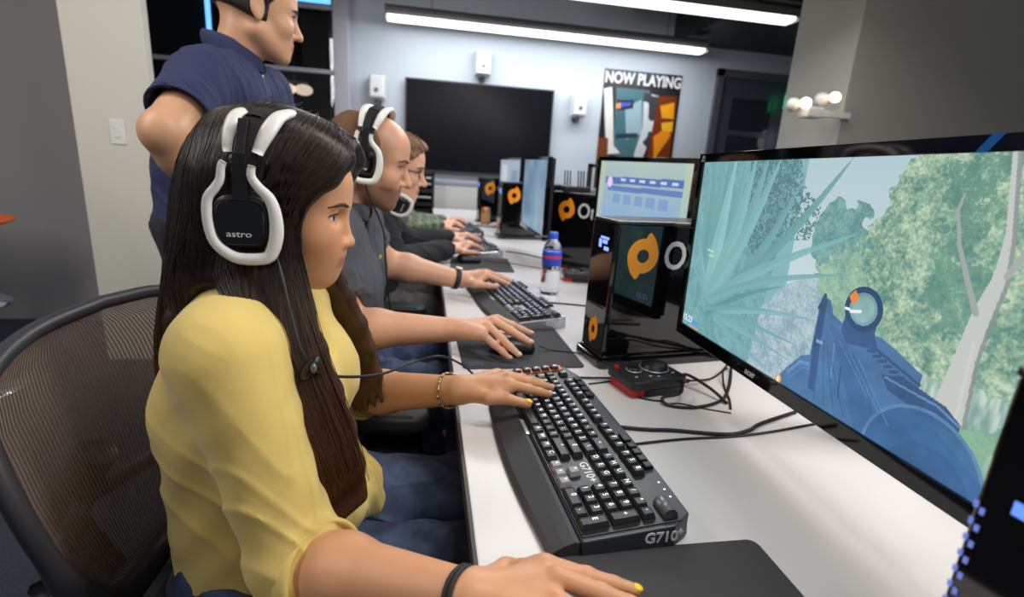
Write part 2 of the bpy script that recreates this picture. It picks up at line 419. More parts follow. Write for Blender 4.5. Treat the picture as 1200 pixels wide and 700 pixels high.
# ---- things on the walls and ceiling
t = thing('wall_television', 'large black flat television mounted on the pale back wall', 'television', (0.535, 5.6, 1.03))
o = t.location
MB(o).box((-0.215, 5.53, 1.03), (1.285, 5.59, 1.915)).build('back_shell', M_blackm, t, bevel=0.006)
MB(o).box((-0.218, 5.515, 1.027), (-0.205, 5.545, 1.918)).box((1.275, 5.515, 1.027), (1.288, 5.545, 1.918)).box((-0.218, 5.515, 1.027), (1.288, 5.545, 1.047)).box((-0.218, 5.515, 1.905), (1.288, 5.545, 1.918)).build('bezel', mat('dark_silver', rgb(70, 70, 74), 0.3, 0.7), t)
MB(o).box((-0.206, 5.522, 1.046), (1.276, 5.532, 1.906)).build('screen', mat('tv_glass', rgb(20, 20, 24), 0.22, spec=0.12), t)
MB(o).box((0.3, 5.585, 1.25), (0.8, 5.6, 1.7)).build('wall_bracket', M_blackm, t)

def wall_speaker(x, z, label):
    t = thing('wall_speaker', label, 'speaker', (x, 5.6, z), group='small white speakers on the back wall'); o = t.location
    MB(o).frustum((-0.085, -0.12, 0), (0.085, 0.12, 0.13), 0.02, R=((1, 0, 0), (0, 0, -1), (0, 1, 0)), c=(x, 5.55, z)).build('cabinet', M_white, t, bevel=0.012, seg=3)
    MB(o).lathe([(0.012, 0), (0.02, 0.004), (0.014, 0.006)], 16, (x, 5.418, z - 0.03), R=((1, 0, 0), (0, 0, -1), (0, 1, 0))).build('badge', M_greymet, t)
    MB(o).tube([(x, 5.6, z - 0.13), (x, 5.53, z - 0.14), (x, 5.49, z - 0.12)], 0.016).lathe([(0.04, 0), (0.04, 0.015)], 16, (x, 5.6, z - 0.13), R=((1, 0, 0), (0, 0, -1), (0, 1, 0))).build('bracket', M_greymet, t)
wall_speaker(-0.486, 1.80, 'small white speaker on the back wall to the left of the television')
wall_speaker(0.538, 2.10, 'small white speaker on the back wall directly above the television')
wall_speaker(1.555, 1.79, 'small white speaker on the back wall between television and poster')

# poster: its words are kept, the artwork is a plain abstract
t = thing('wall_poster', 'tall game poster with white lettering and orange and teal shapes', 'poster', (2.27, 5.59, 0.95)); o = t.location
MB(o).box((1.835, 5.585, 0.95), (2.705, 5.595, 2.19)).build('sheet', mat('poster_paper', rgb(24, 22, 24), 0.35), t)
pc = Pic(174, 248, (24, 20, 22))
pc.poly([(0.03, .13), (.97, .13), (.97, .74), (.03, .74)], (38, 32, 34))
pc.poly([(.16, .14), (.60, .14), (.56, .74), (.2, .70)], (70, 110, 118)); pc.poly([(.3, .3), (.5, .22), (.56, .5), (.36, .56)], (150, 178, 186))
pc.poly([(.0, .16), (.1, .14), (.14, .3), (.2, .62), (.3, .68), (.12, .7), (.06, .45)], (226, 222, 214))
pc.poly([(.52, .16), (.72, .18), (.74, .4), (.6, .72), (.48, .7), (.56, .45)], (206, 208, 212)); pc.fill(pc.mask([(.52, .16), (.72, .18), (.74, .4), (.6, .72), (.48, .7), (.56, .45)]) & (pc.noise(9, 14, 3) > .58), (60, 62, 66))
pc.poly([(.72, .18), (.97, .17), (.97, .74), (.66, .74)], (120, 48, 14)); pc.poly([(.76, .26), (.94, .22), (.96, .36), (.80, .36)], (240, 160, 30)); pc.poly([(.72, .52), (.9, .42), (.95, .5), (.76, .72)], (236, 140, 28)); pc.poly([(.8, .40), (.96, .38), (.96, .47), (.82, .46)], (244, 178, 40))
pc.poly([(.18, .24), (.4, .23), (.4, .3), (.2, .33)], (30, 34, 40)); pc.poly([(.22, .26), (.38, .25), (.36, .28), (.22, .30)], (70, 90, 190)); pc.poly([(.18, .27), (.24, .26), (.24, .31), (.18, .31)], (230, 150, 90))
pc.poly([(.0, .56), (.12, .56), (.14, .74), (0, .74)], (120, 60, 24)); pc.poly([(.22, .52), (.5, .5), (.5, .54), (.22, .56)], (40, 60, 66))
pc.poly([(0, .88), (1, .88), (1, 1), (0, 1)], (80, 26, 20)); pc.poly([(.24, .885), (.8, .885), (.8, .93), (.24, .93)], (244, 140, 30))
M_print = mat('poster_print', attr='Col', rough=0.35)
pc.mesh('artwork', np.array((1.838, 5.5845, 2.187)) - o, (0.864, 0, 0), (0, 0, -1.234), M_print, t)
M_letter = mat('white_print', rgb(235, 235, 238), 0.5)
P = np.array
text('lettering', 'NOW PLAYING', 0.155, P((2.27, 5.583, 2.105)) - o, (1, 0, 0), (0, 0, 1), M_letter, t, align='CENTER', bold=0.004, sx=0.80)
text('lettering', 'BATTLEFIELD', 0.185, P((2.27, 5.583, 1.18)) - o, (1, 0, 0), (0, 0, 1), M_letter, t, align='CENTER', bold=0.004, sx=0.70)

def tube_fixture(x0, x1, y, z, label):
    t = thing('tube_light', label, 'ceiling light', ((x0 + x1) / 2, y, z), group='suspended tube lights'); o = t.location
    prof = [(-0.092, -0.013), (-0.088, 0.050), (-0.05, 0.075), (0.05, 0.075), (0.088, 0.050), (0.092, -0.013)]
    MB(o).prism([(a, b) for a, b in prof], x0, x1, lambda a, b, c: (c, y + a, z + 0.045 + b)).build('housing', mat('fixture_grey', rgb(120, 116, 116), 0.45, 0.2), t, bevel=0.003)
    n = 2
    for i in range(n):
        a = x0 + 0.01 + (x1 - x0 - 0.02) * i / n; b = a + (x1 - x0 - 0.02) / n - 0.012
        MB(o).prism([(-0.089, 0.034), (-0.080, 0.010), (-0.045, 0.0), (0.045, 0.0), (0.080, 0.010), (0.089, 0.034)], a, b, lambda p, q, c: (c, y + p, z + q)).build('lens', M_lens, t, bevel=0.002)
    for a, b in ((x0 - 0.008, x0), (x1, x1 + 0.008)): MB(o).box((a, y - 0.092, z), (b, y + 0.092, z + 0.12)).build('end_cap', M_greymet, t, bevel=0.003)
    for x in (x0 + 0.4, x1 - 0.4): MB(o).tube([(x, y, z + 0.12), (x, y, 2.95)], 0.004, 6).build('hanger', M_greymet, t)
tube_fixture(-0.375, 2.70, 5.2, 2.335, 'long suspended tube light glowing white above the television')
tube_fixture(0.0, 2.91, 4.2, 2.40, 'long suspended tube light nearest the camera at the top edge')
t = thing('ceiling_duct', 'fat dark round duct running under the ceiling', 'duct', (1.8, 4.8, 2.75)); o = t.location
MB(o).tube([(1.5, 4.75, 2.78), (3.4, 4.75, 2.78)], 0.17, 24).build('pipe', M_blackm, t, True)
MB(o).tube([(1.9, 4.75, 2.78), (1.93, 4.75, 2.78)], 0.18, 24).tube([(2.8, 4.75, 2.78), (2.83, 4.75, 2.78)], 0.18, 24).build('collar', M_dark, t, True)
t = thing('cable_tray', 'grey cable tray crossing under the dark ceiling', 'cable tray', (1.0, 4.6, 2.8)); o = t.location
mb = MB(o).box((-1.0, 4.55, 2.80), (1.45, 4.58, 2.86)).box((-1.0, 4.95, 2.80), (1.45, 4.98, 2.86))
for i in range(9): mb.box((-0.9 + i * 0.28, 4.55, 2.8), (-0.86 + i * 0.28, 4.98, 2.815))
mb.build('tray', mat('tray_metal', rgb(80, 80, 84), 0.5, 0.5), t); 
for x in (-0.6, 1.2): MB(o).tube([(x, 4.75, 2.8), (x, 4.75, 2.95)], 0.006, 6).build('hanger', M_greymet, t)

t = thing('light_switch', 'small white light switch plate on the pale column', 'switch', (-1.484, 2.9, 1.187)); o = t.location
MB(o).box((-1.519, 2.892, 1.13), (-1.449, 2.9, 1.245)).build('plate', M_white, t, bevel=0.003)
MB(o).box((-1.495, 2.886, 1.16), (-1.473, 2.893, 1.215)).build('rocker', M_white, t, bevel=0.002)
t = thing('emergency_light', 'white emergency lamp with two glowing heads on the grey pillar', 'lamp', (2.1, 2.6, 1.53)); o = t.location
MB(o).box((1.93, 2.52, 1.485), (2.03, 2.6, 1.54)).build('housing', M_white, t, bevel=0.01)
MB(o).box((2.02, 2.56, 1.5), (2.22, 2.6, 1.53)).build('arm', M_white, t)
for x, z in ((1.9, 1.55), (2.06, 1.59)):
    h = MB(o).lathe([(0.02, 0), (0.034, 0.03), (0.036, 0.05)], 16, (x, 2.56, z), R=((1, 0, 0), (0, 0, 1), (0, -1, 0))).build('lamp_head', M_white, t, True)
    MB(o).ball((x, 2.505, z), (0.034, 0.012, 0.026)).build('lens', M_warm, h, True)
t = thing('exit_sign', 'small glowing green sign by the far doorway', 'sign', (3.96, 5.45, 2.0)); o = t.location
MB(o).box((3.90, 5.44, 1.93), (3.96, 5.5, 2.09)).build('box', M_green, t, bevel=0.004)
MB(o).box((3.92, 5.47, 2.09), (3.94, 5.49, 2.5)).build('hanger', M_greymet, t)
t = thing('globe_lamp', 'white globe lamp standing in the far doorway', 'lamp', (4.05, 5.35, 0.0)); o = t.location
MB(o).ball((4.05, 5.3, 1.62), (0.09, 0.09, 0.13), 20).build('lamp_shade', mat('lamp_shade', (1, 1, 1, 1), 0.5, emit=(0.9, 0.93, 1, 1), estr=1.0), t, True)
MB(o).tube([(4.05, 5.3, 0.02), (4.05, 5.3, 1.5)], 0.012).build('pole', M_greymet, t, True)
MB(o).lathe([(0.15, 0), (0.15, 0.02), (0.03, 0.035)], 24, (4.05, 5.3, 0)).build('base', M_greymet, t, True)
# lit strips at the glazing, and glowing shapes added for a warm reflection
for x, z0, z1, lb in ((-1.96, 2.05, 2.42, 'thin blue light strip at the upper left of the glass partition'), (-1.345, 1.3, 1.80, 'thin blue light strip behind the glass beside the standing man')):
    t = thing('light_strip', lb, 'light strip', (x, 5.5, z0), group='blue light strips behind the glass'); o = t.location
    MB(o).box((x - 0.03, 5.5, z0 - 0.01), (x + 0.03, 5.515, z1 + 0.01)).build('channel', M_dark, t)
    MB(o).box((x - 0.02, 5.485, z0), (x + 0.02, 5.5, z1)).build('diffuser', M_blue, t, bevel=0.004)
t = thing('light_strip', 'horizontal blue light band above the glass partition', 'light strip', (-1.1, 5.5, 2.5)); o = t.location
MB(o).box((-1.32, 5.5, 2.47), (-0.88, 5.52, 2.62)).build('channel', M_dark, t); MB(o).box((-1.3, 5.49, 2.48), (-0.9, 5.5, 2.6)).build('diffuser', M_blue, t, bevel=0.003)
t = thing('lamp_reflection', 'warm lamp reflection in the glass, made as two glowing shapes behind it', 'lamp', (-1.5, 6.6, 1.75)); o = t.location
for x in (-1.58, -1.4): MB(o).ball((x, 6.6, 1.83), (0.10, 0.10, 0.06), 16).build('lamp_shade', mat('warm_dim', (1, .8, .6, 1), .5, emit=(1, .75, .55, 1), estr=0.9), t, True)  # glowing shapes standing in for the lamp reflection, not real shades
MB(o).box((-1.62, 6.58, 1.9), (-1.36, 6.62, 1.92)).tube([(-1.5, 6.6, 1.92), (-1.5, 6.6, 2.95)], 0.006).build('stem', M_greymet, t)

# ---- orange bistro tables and low cabinet by the back
def bistro(x, y, z, label, r=0.3):
    t = thing('bistro_table', label, 'table', (x, y, 0), group='round orange tables'); o = t.location
    MB(o).lathe([(r - 0.03, z - 0.025), (r, z - 0.012), (r, z), (r - 0.008, z + 0.003), (0.0, z + 0.003)], 40, (x, y, 0)).build('table_top', M_orange, t, True)
    MB(o).tube([(x, y, 0.03), (x, y, z - 0.02)], 0.03, 16).build('pedestal', M_chrome, t, True)
    MB(o).lathe([(0.24, 0), (0.24, 0.012), (0.05, 0.04), (0.03, 0.06)], 32, (x, y, 0)).build('base', M_chrome, t, True)
bistro(-2.33, 2.86, 0.735, 'round orange table top by the left grey wall')
bistro(-1.75, 4.35, 0.79, 'round orange table half hidden behind the pale column', 0.42)
t = thing('stool', 'low chrome stool under the left orange table', 'stool', (-2.03, 2.52, 0)); o = t.location
MB(o).lathe([(0.16, 0.39), (0.19, 0.40), (0.19, 0.42), (0.15, 0.435), (0, 0.44)], 32, (-2.03, 2.52, 0)).build('seat', M_chrome, t, True)
MB(o).tube([(-2.03, 2.52, 0.02), (-2.03, 2.52, 0.39)], 0.025, 12).build('pedestal', M_chrome, t, True)
MB(o).lathe([(0.2, 0), (0.2, 0.012), (0.03, 0.03)], 32, (-2.03, 2.52, 0)).build('base', M_chrome, t, True)
t = thing('low_cabinet', 'long white cabinet standing under the television', 'cabinet', (0.4, 5.3, 0)); o = t.location
MB(o).box((-0.5, 5.02, 0.0), (1.7, 5.45, 0.93)).build('body', M_white, t, bevel=0.004)
MB(o).box((-0.52, 5.0, 0.93), (1.72, 5.47, 0.965)).build('top', mat('grey_laminate', rgb(160, 166, 178), 0.4), t, bevel=0.004)
for i in range(4):
    dd = MB(o).box((-0.49 + i * 0.547, 5.005, 0.07), (0.047 + i * 0.547, 5.02, 0.915)).build('door', M_white, t, bevel=0.003)
    MB(o).tube([(0.01 + i * 0.547, 4.99, 0.6), (0.01 + i * 0.547, 4.99, 0.75)], 0.006).build('handle', M_metal, dd)
t = thing('equipment_rack', 'black equipment rack with slim units behind the man in glasses', 'rack', (-0.03, 4.85, 0)); o = t.location
MB(o).box((-0.14, 4.75, 0), (-0.12, 4.98, 1.04)).box((0.055, 4.75, 0), (0.075, 4.98, 1.04)).box((-0.14, 4.75, 1.02), (0.075, 4.98, 1.04)).box((-0.12, 4.96, 0), (0.055, 4.98, 1.02)).build('case', M_blackm, t)
for z in (0.68, 0.74, 0.80, 0.86, 0.92, 0.97):
    MB(o).box((-0.118, 4.76, z), (0.053, 4.95, z + 0.035)).build('unit', M_black, t); 
MB(o).box((0.0, 4.753, 0.985), (0.045, 4.761, 0.998)).box((0.01, 4.753, 0.935), (0.045, 4.761, 0.945)).box((-0.10, 4.753, 0.815), (0.045, 4.761, 0.825)).build('label_strip', M_white, t)

# ================================================================== THE DESK AND WHAT STANDS ON IT
DZ = 0.73
M_desk = mat('white_laminate', rgb(222, 219, 220), 0.32, bump=(400, 0.04, 0.0005))
M_edge = mat('desk_edge', rgb(58, 56, 60), 0.45)
t = thing('long_desk', 'long white desk top that all the players sit along', 'desk', (0.5, 2.0, 0)); o = t.location
MB(o).box((0.064, -0.35, 0.704), (0.98, 4.7, DZ)).build('table_top', M_desk, t, bevel=0.002)
MB(o).box((0.059, -0.35, 0.702), (0.0645, 4.7, DZ - 0.001)).build('edge_band', M_edge, t, bevel=0.001)
for y in (-0.2, 1.45, 3.1, 4.55): MB(o).box((0.35, y - 0.025, 0.0), (0.92, y + 0.025, 0.704)).build('leg', M_greymet, t, bevel=0.004)
MB(o).box((0.86, -0.2, 0.3), (0.88, 4.5, 0.704)).build('modesty_panel', M_greymet, t)

# ---- mouse pads
M_pad = mat('mousepad_cloth', rgb(62, 62, 66), 0.85, bump=(900, 0.35, 0.0006))
M_padm = mat('mousepad_mark', rgb(92, 110, 140), 0.8)
def mouse_pad(c, w, d, rz, label, mark):
    t = thing('mouse_pad', label, 'mouse pad', (c[0], c[1], DZ), rz, 'grey mouse pads')
    MB().prism(rrect(-w / 2, -d / 2, w / 2, d / 2, 0.012), 0, 0.003).build('mat', M_pad, t, bevel=0.0008)
    if mark:
        mb = MB()
        for i in range(4):
            r0 = 0.006
            for k in range(2):
                path = [(-w / 2 + 0.018 + i * 0.0085 + r * 0.7 * math.cos(a), -d / 2 + 0.024 + r * 1.5 * math.sin(a), 0.0034) for r, a in [(r0 * (1 - 0.4 * k), q) for q in np.linspace(0.3, 5.6, 14)]]
                mb.tube(path, 0.0007, 4)
        mb.build('printed_mark', M_padm, t)
mouse_pad((0.262, 0.330), 0.282, 0.279, 0.01, 'grey mouse pad under the hand of the woman in yellow', False)
mouse_pad((0.217, 1.147), 0.27, 0.276, 0.02, 'grey mouse pad under the hand of the balding man', True)
mouse_pad((0.24, 2.16), 0.26, 0.30, -0.05, 'grey mouse pad of the man in glasses with an idle mouse on it', False)

# ---- keyboards (local x along the keys to the user's right, y away from the user; origin at the numpad enter column)
U = 0.01905; TL = math.radians(5); CT, ST = math.cos(TL), math.sin(TL)
M_key = mat('keycap_black', rgb(40, 40, 44), 0.42); M_keyg = mat('keycap_grey', rgb(150, 150, 155), 0.45)
M_kbody = mat('keyboard_body', rgb(54, 58, 70), 0.42, bump=(500, 0.1, 0.0004)); M_plate = mat('keyboard_plate', rgb(14, 14, 16), 0.38)
M_palm = mat('palm_rest_rubber', rgb(56, 57, 61), 0.6, bump=(700, 0.25, 0.0005)); M_silver = mat('silver_trim', rgb(196, 198, 204), 0.3, 0.6)
M_leg_w = mat('legend_white', (0.9, 0.92, 1, 1), 0.5, emit=(0.85, 0.9, 1, 1), estr=1.0)
M_leg_b = mat('legend_blue', (0.6, 0.7, 1, 1), 0.5, emit=(0.42, 0.52, 1, 1), estr=1.7)
KEYS = []   # (x centre, row, width, depth in rows, glyph, grey)
def _row(y, x0, items):
    x = x0
    for it in items:
        g, w = it if isinstance(it, tuple) else (it, 1)
        if g is not None: KEYS.append((x + w / 2, y, w, 1, g, False))
        x += w
X0 = -22.0
_row(4, X0, list('`1234567890-=') + [('<', 2)])
_row(3, X0, [('T', 1.5)] + list('QWERTYUIOP[]') + [('\\', 1.5)])
_row(2, X0, [('^', 1.75)] + list("ASDFGHJKL;'") + [('E', 2.25)])
_row(1, X0, [('^', 2.25)] + list('ZXCVBNM,./') + [('^', 2.75)])
_row(0, X0, [('C', 1.25), ('W', 1.25), ('A', 1.25), ('_', 6.25), ('A', 1.25), ('W', 1.25), ('M', 1.25), ('C', 1.25)])
_row(5.4, X0, ['E', (None, 1), 'F', 'F', 'F', 'F', (None, .5), 'F', 'F', 'F', 'F', (None, .5), 'F', 'F', 'F', 'F'])
for r, gs in ((5.4, 'PSB'), (4, 'IHU'), (3, 'DEG')):
    for i, g in enumerate(gs): KEYS.append((-6.25 + i, r, 1, 1, g, False))
for x, r, g in ((-5.25, 1, '^'), (-6.25, 0, '<'), (-5.25, 0, 'v'), (-4.25, 0, '>')): KEYS.append((x, r, 1, 1, g, True))
for r, gs in ((4, 'N/*-'), (3, '789'), (2, '456'), (1, '123')):
    for i, g in enumerate(gs): KEYS.append((-3 + i, r, 1, 1, g, False))
KEYS += [(0, 2.5, 1, 2, '+', False), (0, .5, 1, 2, 'E', False), (-2.5, 0, 2, 1, '0', False), (-1, 0, 1, 1, '.', False)]
for r in range(6): KEYS.append((-23.25, r * 1.0, 1, 1, 'G', False))
GLYPH = {}
def glyph(ch):
    if ch not in GLYPH:
        ob = text('tmp', ch, 1.0, (0, 0, 0), (1, 0, 0), (0, 1, 0), M_leg_w, extrude=0.0, align='CENTER'); me = ob.data
        GLYPH[ch] = ([tuple(v.co) for v in me.vertices], [tuple(p.vertices) for p in me.polygons]); bpy.data.objects.remove(ob)
    return GLYPH[ch]
def kb_map(x, y, z): return (x, y * CT - z * ST, z * CT + y * ST)
def keyboard(loc, kr, label, leg_mat, first=None, trim=None):
    t = thing('gaming_keyboard', label, 'keyboard', (loc[0], loc[1], DZ), kr - math.pi / 2, 'black gaming keyboards along the desk')
    # body: outline with cut corners
    out = [(0.0225, -0.0145), (0.0225, 0.100), (0.006, 0.127), (-0.15, 0.133), (-0.40, 0.133), (-0.452, 0.118), (-0.466, 0.09), (-0.466, -0.0145)]
    mb = MB(); n = len(out)
    def top(y): return 0.0215 + max(0, y) * ST * 1.05
    V = [(x * 0.985, y + 0.002, 0.001) for x, y in out] + [(x, y, top(y) * 0.55) for x, y in out] + [(x, y, top(y)) for x, y in out]
    F = [tuple(range(n - 1, -1, -1)), tuple(range(2 * n, 3 * n))]
    for a in (0, n): F += [(a + i, a + (i + 1) % n, a + n + (i + 1) % n, a + n + i) for i in range(n)]
    mb.add(V, F).build('body', trim or M_kbody, t, bevel=0.0022)
    p = MB()
    p.prism([(0.0165, -0.0125), (0.0165, 0.110), (-0.458, 0.110), (-0.458, -0.0125)], 0.0205, 0.0232, lambda x, y, z: (x, y, z + max(0, y) * ST * 1.05)); p.build('key_plate', M_plate, t, bevel=0.0006)
    MB().prism([(-0.434, -0.010), (-0.434, 0.108), (-0.456, 0.108), (-0.456, -0.010)], 0.0232, 0.0245, lambda x, y, z: (x, y, z + max(0, y) * ST * 1.05)).build('orange_panel', M_orange, t)
    kb = MB(); lg = MB()
    for x, r, w, dd, g, grey in KEYS:
        kb.cur = 1 if grey else 0
        hx = w * U / 2 - 0.0012; hy = dd * U / 2 - 0.0012; zc = 0.0222
        V = []
        for z, q, sh in ((zc, 0.0, 0.0), (zc + 0.0035, 0.0006, 0.0), (zc + 0.0088, 0.0024, 0.0006), (zc + 0.0084, 0.0042, 0.0006)):
            V += [kb_map(x * U + sx * (hx - q), r * U + sy * (hy - q) + sh, z) for sx, sy in ((-1, -1), (1, -1), (1, 1), (-1, 1))]
        F = [(4 * i + k, 4 * i + (k + 1) % 4, 4 * i + 4 + (k + 1) % 4, 4 * i + 4 + k) for i in range(3) for k in range(4)] + [(12, 13, 14, 15)]
        kb.add(V, F)
        gv, gf = glyph(g); s = 0.0098
        off = -0.0 if w == 1 else (-(w - 1) * U * 0.0)
        lg.add([kb_map(x * U + off + a * s - 0.0012, r * U + b * s + 0.0018, zc + 0.0089) for a, b, _ in gv], gf)
    kb.build('keycaps', [M_key, M_keyg], t)
    lg.build('key_legends', leg_mat, t)
    # palm rest
    xs = np.linspace(0.0205, -0.45, 26); V = []; F = []
    for x in xs:
        e = 0.052 + 0.012 * math.sin(math.pi * min(1, max(0, (0.0205 - x) / 0.40)))
        pr = [(-0.0155, 0.002), (-0.0155, 0.0195), (-0.022, 0.0205), (-0.035, 0.0165), (-e + 0.006, 0.0105), (-e, 0.006), (-e + 0.001, 0.0015)]
        V += [(x, a, b) for a, b in pr]
    k = 7; m = len(xs)
    for i in range(m - 1): F += [(i * k + j, (i + 1) * k + j, (i + 1) * k + (j + 1) % k, i * k + (j + 1) % k) for j in range(k)]
    F = [tuple(reversed(f)) for f in F] + [tuple(range(k - 1, -1, -1)), tuple(range((m - 1) * k, m * k))]
    MB().add(V, F).build('palm_rest', M_palm, t, bevel=0.0012)
    MB().box((-0.262, -0.0205, 0.0195), (-0.215, -0.0145, 0.0222)).build('logo_badge', M_silver, t, bevel=0.0006)
    # buttons on the far edge
    for x, w in [(-0.165, 0.011), (-0.142, 0.0065), (-0.125, 0.0065), (-0.108, 0.0065), (-0.091, 0.0065), (-0.315, 0.008), (-0.337, 0.008), (-0.359, 0.008), (-0.381, 0.008)]:
        MB().box((x - w, 0.114, 0.0315), (x + w, 0.1265, 0.0385)).build('media_button', M_black, t, bevel=0.0018)
    MB().tube([(-0.018, 0.100, 0.034), (0.010, 0.100, 0.034)], 0.009, 16).build('volume_roller', M_greymet, t, True)
    mb = MB()
    for x in (-0.055, -0.040, -0.025): mb.lathe([(0.0016, 0), (0.0012, 0.0006)], 8, (x, 0.1185, 0.0338))
    mb.build('indicator_lights', leg_mat, t)
    text('lettering', 'G710', 0.019, (0.0229, 0.062, 0.0165), (0, 1, 0), (0, 0, 1), M_letter, t, bold=0.0004)
    text('lettering', '+', 0.014, (0.0229, 0.103, 0.0215), (0, 1, 0), (0, 0, 1), M_letter, t, bold=0.0004)
    text('lettering', 'G710+', 0.0165, kb_map(-5.2 * U, 2.05 * U, 0.0236), (1, 0, 0), (0, CT, ST), M_letter, t, align='CENTER', bold=0.0003)
    return t
keyboard((0.193, 0.485), 0.055, 'black gaming keyboard with white legends in front of the woman in yellow', M_leg_w)
keyboard((0.260, 1.290), 0.149, 'blue-lit keyboard with silver edge in front of the balding man', M_leg_b, trim=M_silver)
keyboard((0.235, 2.335), 0.15, 'blue-lit keyboard under the black-sleeved hands of the man in glasses', M_leg_b, trim=M_silver)
keyboard((0.215, 2.99), 0.12, 'keyboard of the farthest player in the plaid shirt', M_leg_b)

# ---- mice
def mouse(c, rz, label):
    t = thing('computer_mouse', label, 'mouse', (c[0], c[1], DZ + 0.003), rz, 'black computer mice')
    pr = [rc((-0.034, -0.012, 0.012), (0.030, -0.012, 0.010), 0.020, 0.015, 0.02), rc((-0.034, 0.012, 0.012), (0.030, 0.012, 0.010), 0.020, 0.015, 0.02), el((-0.012, 0, 0.018), (0.045, 0.027, 0.020), k=0.012), fn(lambda P: 0.0008 - P[:, 2], 0.002)]
    solid_obj('shell', pr, 0.002, M_black, t)
    MB().tube([(0.018, 0, 0.031), (0.030, 0, 0.027)], 0.004, 8).build('scroll_wheel', M_blackm, t, True)
    MB().box((0.006, -0.0006, 0.0335), (0.044, 0.0006, 0.0345)).build('button_gap', M_blackm, t)
    return t
mouse((0.170, 0.352), 0.05, 'black mouse under the hand of the woman in yellow')
mouse((0.212, 1.108), 0.03, 'black mouse under the hand of the balding man')
mouse((0.195, 2.185), 0.08, 'black mouse lying unused on the third mouse pad')

# ---- tower computers
M_swirl = mat('orange_mark', rgb(246, 150, 26), 0.35); M_logo = mat('logo_white', rgb(205, 208, 214), 0.4)
M_disp = mat('blue_display', (0.2, 0.3, 1, 1), 0.4, emit=(0.22, 0.34, 1, 1), estr=1.3)
def swirl_mesh(R, r, sx=1.0):
    V, F = [], []; n = 72
    for i in range(n + 1):
        a = 2 * math.pi * i / n; deg = math.degrees(a) % 360; e = 0
        for tip in (78, 258):
            q = (tip - deg) % 360
            if q < 62: e = max(e, (1 - q / 62) ** 1.7 * 0.42)
            elif q > 354: e = max(e, 0.42 * (q - 354) / 6)
        Ro = R * (1 + e); V += [(r * math.cos(a) * sx, r * math.sin(a)), (Ro * math.cos(a) * sx, Ro * math.sin(a))]
    for i in range(n): F.append((2 * i, 2 * i + 1, 2 * i + 3, 2 * i + 2))
    return V, F
def tower(loc, rz, label, near=False):
    t = thing('tower_computer', label, 'computer', (loc[0], loc[1], DZ), rz, 'black tower computers along the desk')
    # origin at the near front corner; x runs back from the front, y across (0 = near side)
    D, Wd = 0.38, 0.105
    MB().prism(rrect(-0.012, -0.012, D, Wd + 0.012, 0.014), 0.0, 0.020).prism(rrect(-0.004, -0.004, D - 0.006, Wd + 0.004, 0.012), 0.020, 0.028).build('plinth', M_gloss, t, bevel=0.003)
    MB().box((0.006, 0, 0.028), (D - 0.01, Wd, 0.318)).build('case', M_gloss, t, bevel=0.003, seg=3)
    fp = MB().prism([(-0.002, 0.004), (0.006, 0.0), (0.006, Wd), (-0.002, Wd - 0.004)], 0.028, 0.318).build('front_panel', M_gloss, t, bevel=0.0015)
    MB().prism([(0.0, 0.0), (D - 0.008, 0.0), (D - 0.008, Wd), (0.0, Wd)], 0.318, 0.326).build('lid', mat('lid_grey', rgb(40, 40, 44), 0.3), t, bevel=0.003)
    if not near: MB().box((-0.0028, 0.024, 0.282), (-0.002, 0.06, 0.287)).box((-0.0028, 0.03, 0.272), (-0.002, 0.05, 0.280)).box((-0.0028, 0.055, 0.262), (-0.002, 0.066, 0.280)).box((-0.0028, 0.022, 0.258), (-0.002, 0.042, 0.266)).build('status_display', M_disp, fp)
    MB().box((-0.0025, 0.018, 0.130), (-0.0018, 0.087, 0.134)).build('disc_slot', M_blackm, fp)
    if near:
        MB().box((-0.0032, 0.058, 0.247), (-0.0022, 0.078, 0.254)).box((-0.0032, 0.062, 0.236), (-0.0022, 0.083, 0.245)).build('status_display', mat('blue_glow', (.1, .25, 1, 1), .4, emit=(.15, .32, 1, 1), estr=.9), fp)
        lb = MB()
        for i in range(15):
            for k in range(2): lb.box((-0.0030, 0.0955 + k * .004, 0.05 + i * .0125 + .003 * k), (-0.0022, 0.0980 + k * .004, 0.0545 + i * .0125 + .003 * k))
        lb.build('key_reflections', mat('blue_key_glints', (.2, .3, 1, 1), .4, emit=(.25, .35, 1, 1), estr=.35), fp)  # keyboard lights reflected in the glossy front, put on as glowing dots
    V, F = swirl_mesh(0.026, 0.009, 0.8); MB().add([(-0.0026, 0.052 - x, 0.075 + y) for x, y in V], F).build('front_mark', M_swirl, fp)
    V, F = swirl_mesh(0.038, 0.0145); MB().add([(0.070 + x, -0.0007, 0.252 + y) for x, y in V], F).build('swirl_mark', M_swirl, t)
    text('lettering', 'Origin', 0.088, (0.122, -0.0007, 0.250), (1, 0, 0), (0, 0, 1), M_logo, t, bold=0.0012, sx=0.82)
    return t
tower((0.392, 1.013), math.radians(9), 'glossy black tower computer right behind the woman\'s large monitor')
tower((0.545, 2.20), math.radians(-42), 'black tower computer behind the water bottle')
tower((0.432, 2.95), math.radians(5), 'black tower computer half covered by the third monitor')
tower((0.378, 3.66), math.radians(5), 'farthest black tower computer, behind the drink can')
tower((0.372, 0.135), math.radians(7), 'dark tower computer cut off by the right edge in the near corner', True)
t = thing('small_router', 'little black box with thin upright rods on the tower behind the bottle', 'router', (0.66, 2.22, DZ + 0.326)); o = t.location
MB(o).box((0.58, 2.17, 1.056), (0.70, 2.23, 1.08)).build('box', M_black, t, bevel=0.004)
for x in (0.592, 0.604, 0.616, 0.652, 0.664, 0.676): MB(o).tube([(x, 2.2, 1.08), (x - 0.004, 2.2, 1.145)], 0.0028, 6).build('antenna', M_blackm, t)
t = thing('picture_frame', 'open black frame standing beside the second monitor', 'frame', (0.91, 2.75, DZ)); o = t.location
